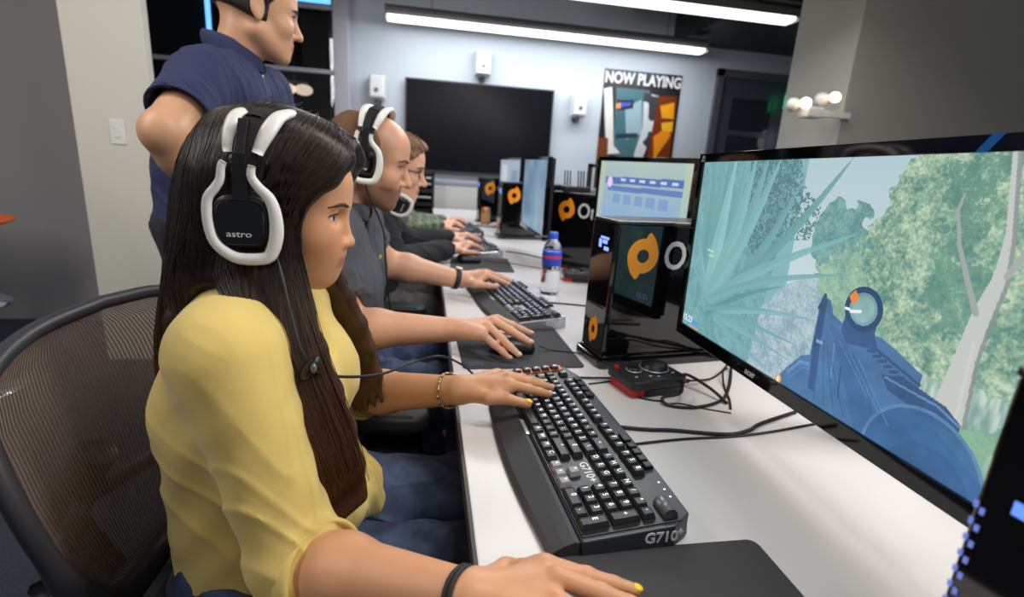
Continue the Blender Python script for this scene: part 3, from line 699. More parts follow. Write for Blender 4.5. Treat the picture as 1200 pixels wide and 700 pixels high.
MB(o).box((0.865, 2.74, 0.75), (0.885, 2.77, 1.185)).box((0.95, 2.74, 0.75), (0.97, 2.77, 1.185)).box((0.865, 2.74, 1.165), (0.97, 2.77, 1.185)).box((0.84, 2.70, 0.73), (0.975, 2.82, 0.75)).build('frame', M_blackm, t, bevel=0.002)

# ---- monitors
def monitor(o, ang, roll, L, h, bz, bb, label, pic, strength, marks=False):
    o = np.array(o, float); a2 = np.array((math.cos(ang), math.sin(ang), 0)); z = np.array((0, 0, 1.0))
    ex = a2 * math.cos(roll) + z * math.sin(roll); ez = z * math.cos(roll) - a2 * math.sin(roll); n = np.cross(ez, ex)      # n points into the back
    n = -np.cross(ex, ez); n = n / np.linalg.norm(n); n = n if n[0] > 0 else -n
    base = o + ex * L / 2 + n * 0.26
    t = thing('desktop_monitor', label, 'monitor', (base[0], base[1], DZ), group='monitors along the desk'); B = np.array(t.location)
    def q(u, v, d): return o + ex * u + ez * v + n * d
    def slab(mb, u0, u1, v0, v1, d0, d1):
        V = [q(u, v, d) for d in (d0, d1) for v in (v0, v1) for u in (u0, u1)]
        mb.add(V, [(0, 1, 3, 2), (4, 6, 7, 5), (0, 4, 5, 1), (2, 3, 7, 6), (0, 2, 6, 4), (1, 5, 7, 3)]); return mb
    f = MB(B); slab(f, 0, L, 0, bb, 0, 0.02); slab(f, 0, L, h - bz, h, 0, 0.02); slab(f, 0, bz, bb, h - bz, 0, 0.02); slab(f, L - bz, L, bb, h - bz, 0, 0.02)
    fr = f.build('bezel', M_gloss, t, bevel=0.0012)
    bk = MB(B); slab(bk, 0.004, L - 0.004, 0.004, h - 0.004, 0.019, 0.035); slab(bk, 0.12, L - 0.12, 0.06, h - 0.06, 0.035, 0.055); bk.build('back_shell', M_black, t, bevel=0.004)
    pic.mesh('screen', q(bz, h - bz, 0.004) - B, ex * (L - 2 * bz), -ez * (h - bz - bb), screen_mat('screen_' + str(round(strength, 2)), strength), t)
    st = MB(B); c = q(L / 2, h * 0.45, 0.055); st.tube([c, c + n * 0.14, c + n * 0.20 - z * 0.03, (c[0] + n[0] * 0.205, c[1] + n[1] * 0.205, DZ + 0.01)], [0.024, 0.022, 0.022, 0.022], 12); st.build('stand_neck', M_black, t, True)
    fb = c + n * 0.205; MB(B).prism([(fb[0] + 0.07 * math.cos(k), fb[1] + 0.09 * math.sin(k)) for k in np.linspace(0, 2 * math.pi, 32, endpoint=False)], DZ, DZ + 0.012).build('stand_base', M_black, t, bevel=0.003)
    if marks:
        text('maker_name', 'acer', 0.016, q(L * 0.377, bb * 0.5, -0.0006) - B, ex, ez, M_logo, t, bold=0.0003)
        text('corner_mark', '3D', 0.009, q(0.012, h - bz * 0.45, -0.0006) - B, ex, ez, M_logo, t); text('corner_mark', 'Vision', 0.006, q(0.010, h - bz * 0.8, -0.0006) - B, ex, ez, M_logo, t)
        s = MB(B); V = [q(u, v, d) for d in (-0.0007, 0.0005) for u, v in ((0.560, h - bz), (0.572, h - bz), (0.585, h), (0.573, h))]; s.add(V, [(3, 2, 1, 0), (4, 5, 6, 7), (0, 1, 5, 4), (1, 2, 6, 5), (2, 3, 7, 6), (3, 0, 4, 7)]); s.build('blue_stripe', mat('blue_mark', rgb(30, 110, 200), 0.3), t)
    return t
g = Pic(700, 360, (150, 190, 192)); g.X = g.X * 1.10          # the picture runs on behind the near tower
N = g.noise
nz = 0.5 * N(40, 22, 1) + 0.3 * N(90, 50, 2) + 0.2 * N(220, 120, 3); nf = 0.5 * N(150, 90, 4) + 0.5 * N(320, 180, 5); nz = 0.55 * nz + 0.45 * nf
def ramp(t_, a, b): return np.array(a, float) + (np.array(b, float) - np.array(a, float)) * t_[..., None]
g.a = ramp(np.clip(g.Y * 1.3, 0, 1), (176, 200, 210), (214, 228, 228))                                        # sky
g.poly([(0, .0), (.5, 0), (.5, 1), (0, 1)], (118, 172, 180))
def tex(mask, a, b, amt=1.0, src=None): g.a[mask] = (ramp(np.clip(((nz if src is None else src) - .5) * 2.2 * amt + .5, 0, 1), a, b))[mask]
tex(g.mask([(0, 0), (.47, 0), (.44, .5), (.4, 1), (0, 1)]), (84, 138, 148), (116, 172, 178))
edge = g.X + 0.03 * (N(30, 40, 6) - .5) + 0.02 * (N(80, 60, 61) - .5)
tex((g.mask([(.26, -.01), (.47, -.01), (.50, .11), (.57, .2), (.55, .34), (.47, .36), (.40, .55), (.3, .4)])) & (nf > .47), (52, 92, 98), (72, 118, 120))
tex(g.mask([(.50, .55), (.62, .46), (.7, .42), (.76, .5), (.76, 1), (.4, 1), (.42, .7)]), (120, 150, 168), (186, 208, 214))
def blob(P, wob, seed):
    m = np.zeros((g.h, g.w), bool)
    dx = (N(26, 16, seed) - .5) * wob + (N(70, 44, seed + 1) - .5) * wob * .7; dy = (N(26, 16, seed + 2) - .5) * wob * 1.6 + (N(70, 44, seed + 3) - .5) * wob
    X, Y = g.X, g.Y; g.X = X + dx; g.Y = Y + dy; m = g.mask(P); g.X, g.Y = X, Y; return m
tex(blob([(.57, .24), (.62, .15), (.69, .17), (.74, .28), (.76, .5), (.60, .5), (.575, .4)], .05, 10), (66, 120, 122), (122, 170, 160))
tex(blob([(.60, .42), (.66, .33), (.75, .35), (.80, .5), (.80, .7), (.62, .6)], .05, 15), (96, 146, 130), (160, 196, 160))
tex(blob([(.79, -.05), (.765, .08), (.745, .17), (.72, .27), (.715, .40), (.75, .52), (.82, .7), (.93, .76), (1.05, .72), (1.05, -.05)], .06, 20), (62, 116, 98), (198, 216, 176))
tex(blob([(.83, .02), (.9, .0), (.96, .12), (.93, .25), (.86, .22)], .08, 30) & (nf > .45), (58, 110, 100), (96, 146, 118))
tex(blob([(.88, .3), (.98, .28), (1.0, .5), (.92, .58), (.86, .45)], .08, 34) & (nf > .42), (60, 116, 104), (110, 156, 120))
tex(blob([(.84, .68), (.94, .70), (1.1, .66), (1.1, 1.1), (.8, 1.1)], .04, 40), (112, 150, 140), (196, 214, 196), src=.5 * N(120, 16, 41) + .5 * N(200, 30, 42))
tex(blob([(.9, .86), (1.05, .78), (1.05, 1.1), (.93, 1.1)], .03, 44), (100, 156, 126), (134, 180, 140))
trunk = [(.930, .80), (.945, .60), (.955, .45), (.970, .35), (.972, .23), (.948, -.01), (.962, -.01), (.988, .24), (.996, .34), (.984, .5), (.982, .62), (.99, .80)]
g.poly(trunk, (200, 198, 190)); g.line([(.990, .8), (.983, .6), (.986, .5), (.994, .36), (.986, .24), (.960, 0)], .006, (120, 122, 124), .8); g.line([(.975, .8), (.97, .55)], .005, (214, 210, 200), .7)
g.line([(.960, .46), (.93, .36), (.905, .27), (.888, .17), (.892, .12)], .010, (150, 158, 152), 1, .004); g.line([(.99, .34), (1.01, .25)], .009, (160, 164, 156))
def leaf(b, tip, w, c, bend=0.0):
    b = np.array(b, float); tip = np.array(tip, float); d = tip - b; nn = np.array((-d[1], d[0])); L = []; Rr = []
    for s in np.linspace(0, 1, 14):
        p = b + d * s + nn * bend * math.sin(math.pi * s); ww = w * (0.35 + 0.65 * math.sin(math.pi * (0.25 + 0.75 * s) ** 1.1)) * (1 - s) ** .35 if s < 1 else 0
        L.append(p + nn / np.linalg.norm(nn) * ww); Rr.append(p - nn / np.linalg.norm(nn) * ww)
    g.poly(L + Rr[::-1], c, .9); g.poly(L[:14] + [b + d * s + nn * bend * math.sin(math.pi * s) for s in np.linspace(1, 0, 14)], tuple(np.array(c) * 1.1), .5)
bs = (.13, .84); r8 = np.random.default_rng(3)
for tx, ty, w, k in [(-.05, .1, .022, 0), (.03, -.05, .034, 0), (.06, -.06, .03, .02), (.10, -.06, .034, 0), (.15, -.06, .03, .02), (.24, -.05, .034, .03), (.345, -.04, .032, .03), (.5, .06, .022, .04), (.19, -.05, .034, 0), (.29, -.04, .034, .03), (.40, -.03, .03, .03), (.02, .4, .02, 0), (.64, -.01, .026, .05), (.70, .275, .026, -.04), (.705, .435, .020, -.06), (.63, .66, .02, -.06), (.58, .80, .02, -.05), (.56, .88, .018, -.02), (.5, .98, .018, .04), (.42, 1.04, .02, .06), (.34, 1.08, .02, .05), (.24, 1.1, .018, 0), (.5, .56, .014, -.05), (.46, .7, .014, -.03), (.0, .6, .014, 0), (.02, 1.05, .016, 0)]:
    leaf((bs[0] + r8.normal(0, .02), bs[1] + r8.normal(0, .03)), (tx, ty), w * 1.15, tuple(np.array((100, 158, 160)) + r8.normal(0, 13)), k)
g.a = g.a * 0.76 + np.array((182, 206, 208)) * 0.24  # pale screen-reflection haze painted over the whole picture
PRE = g.a.copy()
GB, GD, GL = (72, 112, 156), (52, 84, 128), (110, 150, 186)
g.poly([(.563, .905), (.60, .83), (.64, .80), (.66, .85), (.70, 1.05), (.50, 1.05), (.53, .98)], GB); g.line([(.565, .93), (.60, .86), (.63, .85), (.66, .92)], .008, GL, .6)
g.poly([(.625, .62), (.635, .55), (.655, .56), (.67, .61), (.72, .645), (.80, .63), (.84, .655), (.90, .70), (.90, .76), (.955, .765), (.985, .80), (.985, .835), (.93, .84), (.98, .88), (1.05, .95), (1.05, 1.1), (.62, 1.1), (.64, .95), (.625, .8)], GB)
g.poly([(.63, .56), (.645, .56), (.65, .75), (.66, .95), (.64, .95), (.628, .75)], GD); g.poly([(.66, .64), (.70, .67), (.80, .80), (.84, 1.0), (.80, 1.05), (.74, .86)], (64, 102, 148))
for i in range(11): g.line([(.735 + i * .0145, .665 + i * .010), (.75 + i * .0145, .655 + i * .010)], .006, GD)
g.poly([(.82, .755), (.87, .735), (.955, .765), (.985, .80), (.985, .835), (.92, .825), (.84, .80)], GD); g.line([(.83, .76), (.94, .775), (.983, .805)], .004, GL, .8)
g.disc((.93, 1.02), .22, (58, 98, 146), .9); g.disc((.93, 1.02), .22, GL, .6, .208); g.disc((.95, 1.06), .15, GD, .5)
g.line([(.69, .72), (.70, .86)], .004, GL, .6); g.line([(.72, .80), (.73, .92)], .004, GD, .9)
g.poly([(.70, .66), (.705, .54), (.78, .52), (.785, .63), (.80, .68), (.72, .70)], GD)
g.disc((.744, .553), .085, (44, 70, 108)); g.disc((.744, .553), .062, (120, 160, 168)); g.disc((.744, .553), .05, (140, 180, 176))
g.poly([(.62, .61), (.632, .54), (.640, .54), (.645, .62)], (60, 84, 110))
gm = np.abs(g.a - PRE).sum(2) > 6      # soft mottling and panel lines over the weapon and sleeve
g.a = np.where(gm[..., None], g.a * (0.90 + 0.20 * (0.6 * N(18, 12, 70) + .4 * N(60, 40, 71)))[..., None] * 0.94 + np.array((120, 168, 200)) * 0.08, g.a)
for k in range(4): g.line([(.645 + k * .012, .70 + k * .02), (.665 + k * .03, .98)], .0022, GD, .6)
for k in range(3): g.line([(.70 + k * .03, .70 + k * .02), (.80 + k * .03, .86 + k * .03)], .0025, GL, .5)
g.line([(.64, .74), (.652, .74)], .008, (150, 185, 205), .8); g.line([(.575, .95), (.61, .88), (.635, .87)], .003, GL, .5); g.line([(.80, .68), (.90, .735)], .005, GD, .9)
g.poly([(.716, .49), (.730, .52), (.716, .55), (.702, .52)], (226, 140, 70)); g.line([(.70, .57), (.71, .57)], .006, (235, 240, 240)); g.line([(.715, .575), (.738, .565)], .006, (235, 240, 240))
g.disc((.535, .985), .022, (226, 170, 110)); g.line([(.535, .98), (.535, 1.0)], .006, (255, 240, 220))
g.line([(.02, .955), (.105, .955)], .006, (80, 150, 210)); g.line([(.055, .975), (.105, .975)], .007, (90, 170, 230)); g.line([(.055, .992), (.105, .992)], .006, (224, 160, 90)); g.line([(.025, .965), (.025, .99)], .006, (120, 190, 240))
g.line([(.10, .50), (.135, .505)], .006, (190, 230, 200), .8); g.line([(.115, .53), (.14, .53)], .007, (190, 230, 200), .8)
t = monitor((0.547, 0.996, 0.824), -1.599, 0.022, 0.70, 0.375, 0.017, 0.025, 'large monitor showing a jungle shooting game in front of the woman', g, 1.0, True)
# clock digits on the screen
text('clock_digits', '15:23', 0.018, np.array((0.5435, 0.968, 0.868)) - np.array(t.location), (math.cos(-1.599), math.sin(-1.599), 0.022), (0, 0, 1), mat('hud_white', (1, 1, 1, 1), .5, emit=(.9, .95, 1, 1), estr=1.0), t, extrude=0.0)
s2 = Pic(160, 100, (150, 180, 214)); s2.a = ramp(np.clip(s2.Y * 1.2 + .15 * (s2.noise(4, 3, 1) - .5), 0, 1), (176, 196, 186), (128, 166, 216)); s2.fill((s2.X < .06) | (s2.X > .93), (196, 206, 170), .5)
s2.poly([(.08, .18), (.93, .16), (.93, .24), (.08, .26)], (86, 116, 176)); s2.poly([(.12, .28), (.93, .27), (.93, .33), (.12, .34)], (100, 130, 188))
s2.disc((.14, .24), .06, (232, 206, 244)); 
for i in range(6): s2.line([(.28 + i * .11, .205), (.33 + i * .11, .205)], .012, (200, 214, 236))
for i in range(5): s2.poly([(.2 + i * .13, .37), (.29 + i * .13, .37), (.29 + i * .13, .48), (.2 + i * .13, .48)], (120, 150, 200), .7)
s2.disc((.6, .85), .22, (104, 146, 204), .7); s2.disc((.6, .85), .22, (170, 200, 232), .6, .2)
monitor((0.65, 1.95, 0.86), math.atan2(-0.53, 0.12), 0.0, 0.545, 0.345, 0.016, 0.022, 'monitor with a pale blue menu screen in front of the balding man', s2, 1.0)
s3 = Pic(80, 50, (120, 150, 180)); s3.a = ramp(s3.noise(6, 4, 2), (96, 128, 160), (150, 180, 200)); s3.disc((.5, .7), .2, (130, 160, 180), .6)
monitor((0.487, 2.64, 0.85), -1.573, 0.0, 0.545, 0.345, 0.014, 0.022, 'grey-blue monitor seen at a steep angle before the man in glasses', s3, 0.8)
s4 = Pic(60, 40, (170, 186, 204)); s4.poly([(.1, .1), (.4, .1), (.4, .9), (.1, .9)], (210, 218, 226)); s4.poly([(.6, .2), (.9, .2), (.9, .8), (.6, .8)], (140, 160, 180))
monitor((0.500, 3.62, 0.85), -1.48, 0.0, 0.545, 0.345, 0.014, 0.022, 'farthest small monitor just above the tower computers', s4, 0.8)

# ---- headset amplifier boxes
def amp(loc, rz, label):
    t = thing('headset_amplifier', label, 'amplifier', (loc[0], loc[1], DZ), rz, 'headset amplifier boxes on the desk')
    MB().prism(rrect(0.002, 0.004, 0.05, 0.086, 0.01), 0.0, 0.0165).build('red_base', mat('red_plastic', rgb(190, 34, 28), 0.35), t, bevel=0.002)
    MB().prism(rrect(0.030, -0.001, 0.128, 0.092, 0.008), 0.0, 0.017).build('body', M_black, t, bevel=0.002)
    MB().prism(rrect(-0.002, -0.004, 0.130, 0.094, 0.012), 0.017, 0.036).build('top_case', mat('amp_case', rgb(38, 38, 42), 0.4), t, bevel=0.004, seg=3)
    for x, y, r, hh in ((0.035, 0.05, 0.014, 0.008), (0.085, 0.05, 0.027, 0.012)):
        k = MB().lathe([(r * 1.12, 0.036), (r * 1.1, 0.039), (r, 0.040), (r * .96, 0.036 + hh), (r * .8, 0.037 + hh), (0, 0.037 + hh)], 32, (x, y, 0)).build('knob', M_black, t, True)
        MB().tube([(x + r * 1.08 * math.cos(a), y + r * 1.08 * math.sin(a), 0.0385) for a in np.linspace(0, 2 * math.pi, 32, endpoint=False)], 0.0016, 6, closed=True).build('ring', M_silver, k, True)
    MB().lathe([(0.006, 0.036), (0.005, 0.041)], 12, (0.010, 0.074, 0)).build('red_button', mat('red_plastic', rgb(190, 34, 28), 0.35), t)
    mb = MB()
    for x, y in ((0.018, 0.02), (0.05, 0.018), (0.066, 0.012), (0.108, 0.02), (0.112, 0.07)): mb.box((x, y, 0.036), (x + 0.006, y + 0.003, 0.0363))
    mb.build('printed_marks', M_letter, t)
    return t
amp((0.400, 0.853), math.radians(14), 'black and red headset amplifier with two knobs in front of the first tower')
amp((0.530, 1.86), math.radians(-10), 'dark headset amplifier standing beside the water bottle')

# ---- bottle, can, plate
t = thing('water_bottle', 'clear plastic bottle with blue cap and blue label', 'bottle', (0.425, 1.665, DZ))
M_pet = mat('clear_plastic', (0.92, 0.96, 1, 1), 0.04, trans=1.0, ior=1.25); 
prof = [(0.012, 0.004), (0.028, 0.002), (0.032, 0.008), (0.0325, 0.03), (0.031, 0.036), (0.0325, 0.042), (0.0325, 0.075), (0.029, 0.085), (0.0315, 0.095), (0.0325, 0.10), (0.0325, 0.15), (0.030, 0.165), (0.020, 0.185), (0.0135, 0.194), (0.0130, 0.20)]
MB().lathe(prof, 32).build('body', M_pet, t, True)
MB().lathe([(0.0326, 0.103), (0.0332, 0.104), (0.0332, 0.150), (0.0326, 0.151)], 32).build('label', mat('bottle_label', rgb(40, 70, 190), 0.35), t, True)
MB().lathe([(0.0334, 0.128), (0.0336, 0.129), (0.0336, 0.137), (0.0334, 0.138)], 32).build('label_band', mat('label_red', rgb(205, 60, 80), 0.4), t, True)
MB().lathe([(0.0145, 0.193), (0.0150, 0.195), (0.0150, 0.213), (0.013, 0.215), (0, 0.215)], 24).build('cap', mat('cap_blue', rgb(40, 96, 214), 0.35), t, True)
t = thing('drink_can', 'copper coloured drink can at the far end of the desk', 'can', (0.412, 3.56, DZ + 0.0048))
MB().lathe([(0.024, 0.0), (0.033, 0.01), (0.033, 0.108), (0.027, 0.119), (0.0265, 0.121), (0.024, 0.117), (0, 0.117)], 28).build('body', mat('can_copper', rgb(196, 130, 84), 0.3, 0.4), t, True)
MB().lathe([(0.0332, 0.03), (0.0334, 0.031), (0.0334, 0.085), (0.0332, 0.086)], 28).build('label', mat('can_label', rgb(206, 160, 120), 0.4, 0.2), t, True)
MB().box((-0.008, -0.012, 0.117), (0.008, 0.012, 0.119)).build('tab', M_silver, t)
t = thing('paper_plate', 'white paper plate under the copper drink can', 'plate', (0.42, 3.55, DZ))
MB().lathe([(0.055, 0.0), (0.062, 0.004), (0.085, 0.014), (0.083, 0.016), (0.060, 0.006), (0.054, 0.0042), (0, 0.0042)], 36).build('plate', M_white, t, True)
MB().ball((0.055, -0.02, 0.018), (0.022, 0.02, 0.012)).build('crumpled_napkin', M_white, t, True)

# ---- cables lying on the desk
M_cable = mat('black_cable', rgb(24, 24, 26), 0.5)
def cable(P, r, label, name='desk_cable', n=48, plug=None):
    P = [(p[0], p[1], (p[2] if len(p) > 2 else DZ + r)) for p in P]
    t = thing(name, label, 'cable', P[0]); S_ = spline(P, n)
    MB(t.location).tube(S_, r, 8).build('cord', M_cable, t, True)
    if plug is not None:
        d_ = S_[plug] - S_[plug - 1 if plug else 1]; d_ /= np.linalg.norm(d_); MB(t.location).tube([S_[plug], S_[plug] - d_ * 0.028 if plug else S_[plug] + d_ * 0.0], r * 2.1, 10).build('plug', M_black, t, True)
cable([(0.335, 0.745), (0.38, 0.735), (0.425, 0.73), (0.51, 0.712), (0.56, 0.722), (0.60, 0.745), (0.70, 0.785)], 0.0034, 'thick black cable curving from the near keyboard to the monitor')
cable([(0.335, 0.692), (0.427, 0.703), (0.523, 0.707), (0.60, 0.718), (0.71, 0.742)], 0.0022, 'thin black cable running beside the thick one behind the near keyboard')
cable([(0.335, 0.925), (0.36, 0.93), (0.384, 0.936), (0.41, 0.94)], 0.0018, 'short thin cable between keyboard and headset amplifier')
cable([(0.41, 0.975), (0.397, 0.94, 0.745), (0.395, 0.90), (0.412, 0.865), (0.436, 0.848), (0.46, 0.842)], 0.002, 'thin cable looping around the left side of the amplifier')
cable([(0.583, 0.826), (0.57, 0.872, 0.745), (0.535, 0.912, 0.757), (0.49, 0.838, 0.752), (0.455, 0.838, 0.742), (0.46, 0.822), (0.51, 0.812), (0.58, 0.84), (0.64, 0.91), (0.70, 1.0)], 0.0032, 'thick cable lying in an oval loop before the amplifier', n=80)
cable([(0.53, 0.905, 0.745), (0.57, 0.915, 0.742), (0.618, 0.945), (0.668, 0.985), (0.74, 1.06)], 0.0022, 'cable plugged into the right end of the amplifier', plug=4)
cable([(0.47, 0.832), (0.494, 0.83), (0.53, 0.808), (0.57, 0.79)], 0.0014, 'very thin loose wire end in front of the oval loop')
cable([(0.69, 1.0), (0.65, 0.955, 0.745), (0.625, 0.905), (0.60, 0.845), (0.578, 0.805)], 0.0022, 'cable bending down from under the monitor corner')
cable([(0.272, 1.112, 0.744), (0.30, 1.110, 0.7355), (0.345, 1.097, 0.7355), (0.365, 1.090, 0.734), (0.40, 1.085, 0.7318)], 0.0016, 'thin mouse cable leaving the balding man\'s mouse')
cable([(0.255, 2.19, 0.744), (0.30, 2.20, 0.736), (0.36, 2.19, 0.736), (0.42, 2.16), (0.50, 2.10)], 0.0018, 'thin cable of the unused mouse')
cable([(0.38, 1.55), (0.46, 1.53), (0.56, 1.50), (0.70, 1.48)], 0.0028, 'black cable leaving the blue-lit keyboard by the bottle')
cable([(0.40, 2.5), (0.47, 2.46), (0.53, 2.38), (0.56, 2.33)], 0.0026, 'dark cable on the desk behind the third keyboard')

# ================================================================== PEOPLE
def skin(name, rough=0.45): return mat(name, (0.8, 0.6, 0.5, 1), rough, attr='Col', sss=0.12, bump=(350, 0.12, 0.0006), spec=0.4)
M_skin = skin('skin')
def rotm(yaw, pitch, roll=0.0):
    cy, sy, cp, sp, cr, sr = math.cos(yaw), math.sin(yaw), math.cos(pitch), math.sin(pitch), math.cos(roll), math.sin(roll)
    Rz = np.array([[cy, -sy, 0], [sy, cy, 0], [0, 0, 1]]); Ry = np.array([[cp, 0, sp], [0, 1, 0], [-sp, 0, cp]]); Rx = np.array([[1, 0, 0], [0, cr, -sr], [0, sr, cr]])
    return Rz @ Ry @ Rx
class Head:
    """x forward, y left, z up from the chin; 1 unit = 1 m for an average head, placed at O with rotation R and size s"""
    def __init__(s, O, R, size, fem=False): s.O = np.array(O, float); s.R = R; s.s = size; s.fem = fem
    def w(s, p): return s.O + s.R @ (np.array(p, float) * s.s)
    def loc(s, P): return (P - s.O) @ s.R / s.s
    def rc(s, a, b, ra, rb, k=.012, m='u'): return rc(s.w(a), s.w(b), ra * s.s, rb * s.s, k * s.s, m)
    def el(s, c, r, k=.012, m='u', R=I3): return el(s.w(c), np.array(r) * s.s, s.R @ R, k * s.s, m)
    def cranium(s, g=0.0): return [s.el((-.008, 0, .146), (.094 + g, .074 + g, .079 + g), .03), s.el((.038, 0, .152), (.054 + g, .058 + g, .050 + g), .03)]
    def prims(s):
        f = s.fem; P = s.cranium(); j = .044 if f else .051
        P += [s.el((.036, 0, .095), (.052, .056, .060), .03), s.el((.034, 0, .048), (.046, .043, .040), .03)]
        for y in (1, -1):
            P += [s.rc((.000, y * j, .058), (.062 if f else .066, y * .014, .018), .017 if f else .020, .013 if f else .016, .025), s.el((.060, y * .036, .083), (.024, .021, .022), .034 if f else .02)]
            P += [s.rc((.084, y * .010, .1285), (.070, y * .040, .131), .0058 if f else .0095, .0050 if f else .0075, .016)]
        P += [s.el((.067 if f else .072, 0, .017), (.016, .018 if f else .022, .015), .015), s.el((.063, 0, .050), (.028, .031 if f else .030, .028 if f else .026), .034 if f else .02)]
        for y in (1, -1): P += [s.el((.092, y * .031, .113), (.017, .017, .0105), .010, 's')]
        for y in (1, -1):
            P += [s.el((.0685, y * .031, .1125), (.0112, .0125, .0112), .002)]
            a, b, c = (.0740, y * .0165, .1140), (.0828, y * .030, .1200), (.0735, y * .0455, .1150)
            P += [s.rc(a, b, .0028, .0032, .004), s.rc(b, c, .0032, .0026, .004)]
            a, b, c = (.0740, y * .0165, .1115), (.0808, y * .030, .1045), (.0730, y * .0455, .1100)
            P += [s.rc(a, b, .0026, .0030, .004), s.rc(b, c, .0030, .0024, .004)]
        nt = .1025 if f else .110
        P += [s.rc((.083, 0, .124), (nt - .004, 0, .082), .0058 if f else .008, .0070 if f else .010, .010), s.el((nt, 0, .0755), (.0070, .0080, .0072) if f else (.0085, .0095, .0085), .008)]
        for y in (1, -1): P += [s.el((.0925, y * .0105, .0735), (.0105, .0070, .0075), .006), s.el((.0985, y * .0058, .0668), (.0045, .0028, .0032), .002, 's')]
        P += [s.rc((.0905, .004, .0520), (.0755, .0225, .0465), .0058, .0024, .004), s.rc((.0905, -.004, .0520), (.0755, -.0225, .0465), .0058, .0024, .004)]
        P += [s.rc((.0885, .0, .0405), (.0755, .0215, .0445), .0062, .0022, .004), s.rc((.0885, .0, .0405), (.0755, -.0215, .0445), .0062, .0022, .004)]
        P += [s.rc((.100, -.02, .0462), (.100, .02, .0462), .0016, .0016, .003, 's')]
        for y in (1, -1):
            Re = rotm(-y * .35, -.15)
            P += [s.el((-.006, y * .077, .108), (.019, .0065, .031), .004, R=Re), s.el((-.003, y * .0845, .112), (.0105, .005, .017), .004, 's', R=Re), s.el((-.002, y * .076, .084), (.008, .006, .011), .004)]
        return P
    def color(s, base, lips, stubble=None, blush=0.0):
        base = lin(base); lips = lin(lips)
        def f(V):
            L = s.loc(V); c = np.tile(base, (len(V), 1))
            m = np.exp(-((L[:, 2] - .0465) / .0085) ** 4) * np.exp(-(L[:, 1] / .021) ** 6) * (L[:, 0] > .074)
            if stubble is not None:
                z, x, y = L[:, 2], L[:, 0], np.abs(L[:, 1])
                b = np.clip((.068 - z) / .012, 0, 1) * np.clip((z + .012) / .01, 0, 1) * np.clip((x - .0 + (.05 - z) * .0) / .02, 0, 1) * (x < .12) * (y < .09)
                b = np.maximum(b, np.clip((.10 - z) / .02, 0, 1) * np.clip((z - .03) / .01, 0, 1) * (np.abs(x - .012) < .016) * (y > .045))
                b *= 1 - np.clip((z - .058) / .01, 0, 1) * np.clip((y - .03) / .01, 0, 1) * (x > .04)
                bz = np.clip((.075 - L[:, 0]) / .03, 0, 1) * np.clip((z - .10) / .02, 0, 1) * np.clip((.205 - z) / .03, 0, 1) * (np.abs(L[:, 1]) > .03) * .55
                b = np.maximum(b, bz); c = c * (1 - .78 * b[:, None]) + lin(stubble) * .78 * b[:, None]
            near = np.exp(-((L[:, 2] - .078) / .02) ** 2) * np.exp(-((np.abs(L[:, 1]) - .034) / .018) ** 2) * (L[:, 0] > .04) * blush
            c = c * (1 - near[:, None]) + c * np.array((1.05, .72, .66)) * near[:, None]
            return c * (1 - m[:, None]) + lips * m[:, None]
        return f
    def surf(s, p, d, hp):
        P = s.w(p)
        for _ in range(4):
            Q = np.stack([P] + [P + .001 * np.eye(3)[i] for i in range(3)]).astype(np.float32); v = combine(hp, Q); g = v[1:] - v[0]; g = g / (np.linalg.norm(g) + 1e-9); P = P + g * (d - v[0])
        return P
    def face_parts(s, parent, hair_col, o, iris=(60, 40, 28), fat=1.0):
        ms, mi, mb_ = mat('eye_white', rgb(225, 220, 214), 0.2), mat('iris_%d' % iris[0], rgb(*iris), 0.1), mat('brow_%d' % hair_col[0], rgb(*hair_col), 0.8)
        hp = s.prims()
        for y in (1, -1):
            e = MB(o).ball(s.w((.0704, y * .031, .1122)), .0124 * s.s, 20).build('eye', ms, parent, True)
            MB(o).ball(s.w((.0806, y * .0300, .1124)), np.array((.0030, .0058, .0058)) * s.s, 14, s.R).build('iris', mi, e, True)
            MB(o).tube(spline([s.w(p) for p in ((.0785, y * .0175, .1150), (.0868, y * .030, .1188), (.0785, y * .0470, .1148))], 10), np.array([.0007, .0012, .0014, .0015, .0015, .0015, .0015, .0014, .0012, .0006]) * s.s, 5).build('eyelashes', mb_, parent)
            MB(o).tube([s.surf(p, .0002, hp) for p in spline([(.0930, y * .013, .1300), (.0900, y * .028, .1332), (.0765, y * .049, .1280)], 12)], np.interp(np.linspace(0, 1, 12), (0, .2, .6, 1), (.0018, .0027, .0024, .0008)) * s.s * fat, 6).build('eyebrow', mb_, parent)

def finger(mcp, tip, L, up, r):
    mcp, tip, up = np.array(mcp, float), np.array(tip, float), np.array(up, float)
    l = np.array((.46, .30, .24)) * L; c = tip - mcp; D = np.linalg.norm(c); c /= D
    u = up - c * (up @ c); u /= np.linalg.norm(u)
    lo, hi = 0.0, 1.5
    def pts(t):
        a = 0; p = np.zeros(2); out = [p]
        for i, w in enumerate((0, 1, .75)):
            a -= t * w; p = p + l[i] * np.array((math.cos(a), math.sin(a))); out.append(p)
        return np.array(out)
    for _ in range(40):
        m = (lo + hi) / 2; d = np.linalg.norm(pts(m)[-1])
        if d > D: lo = m
        else: hi = m
    Q = pts(lo); a = math.atan2(Q[-1][1], Q[-1][0]); ca, sa = math.cos(-a), math.sin(-a)
    Q = Q @ np.array([[ca, sa], [-sa, ca]]); Q *= D / max(Q[-1][0], 1e-6) if lo < 1e-3 else 1
    return [mcp + c * q[0] + u * q[1] for q in Q]
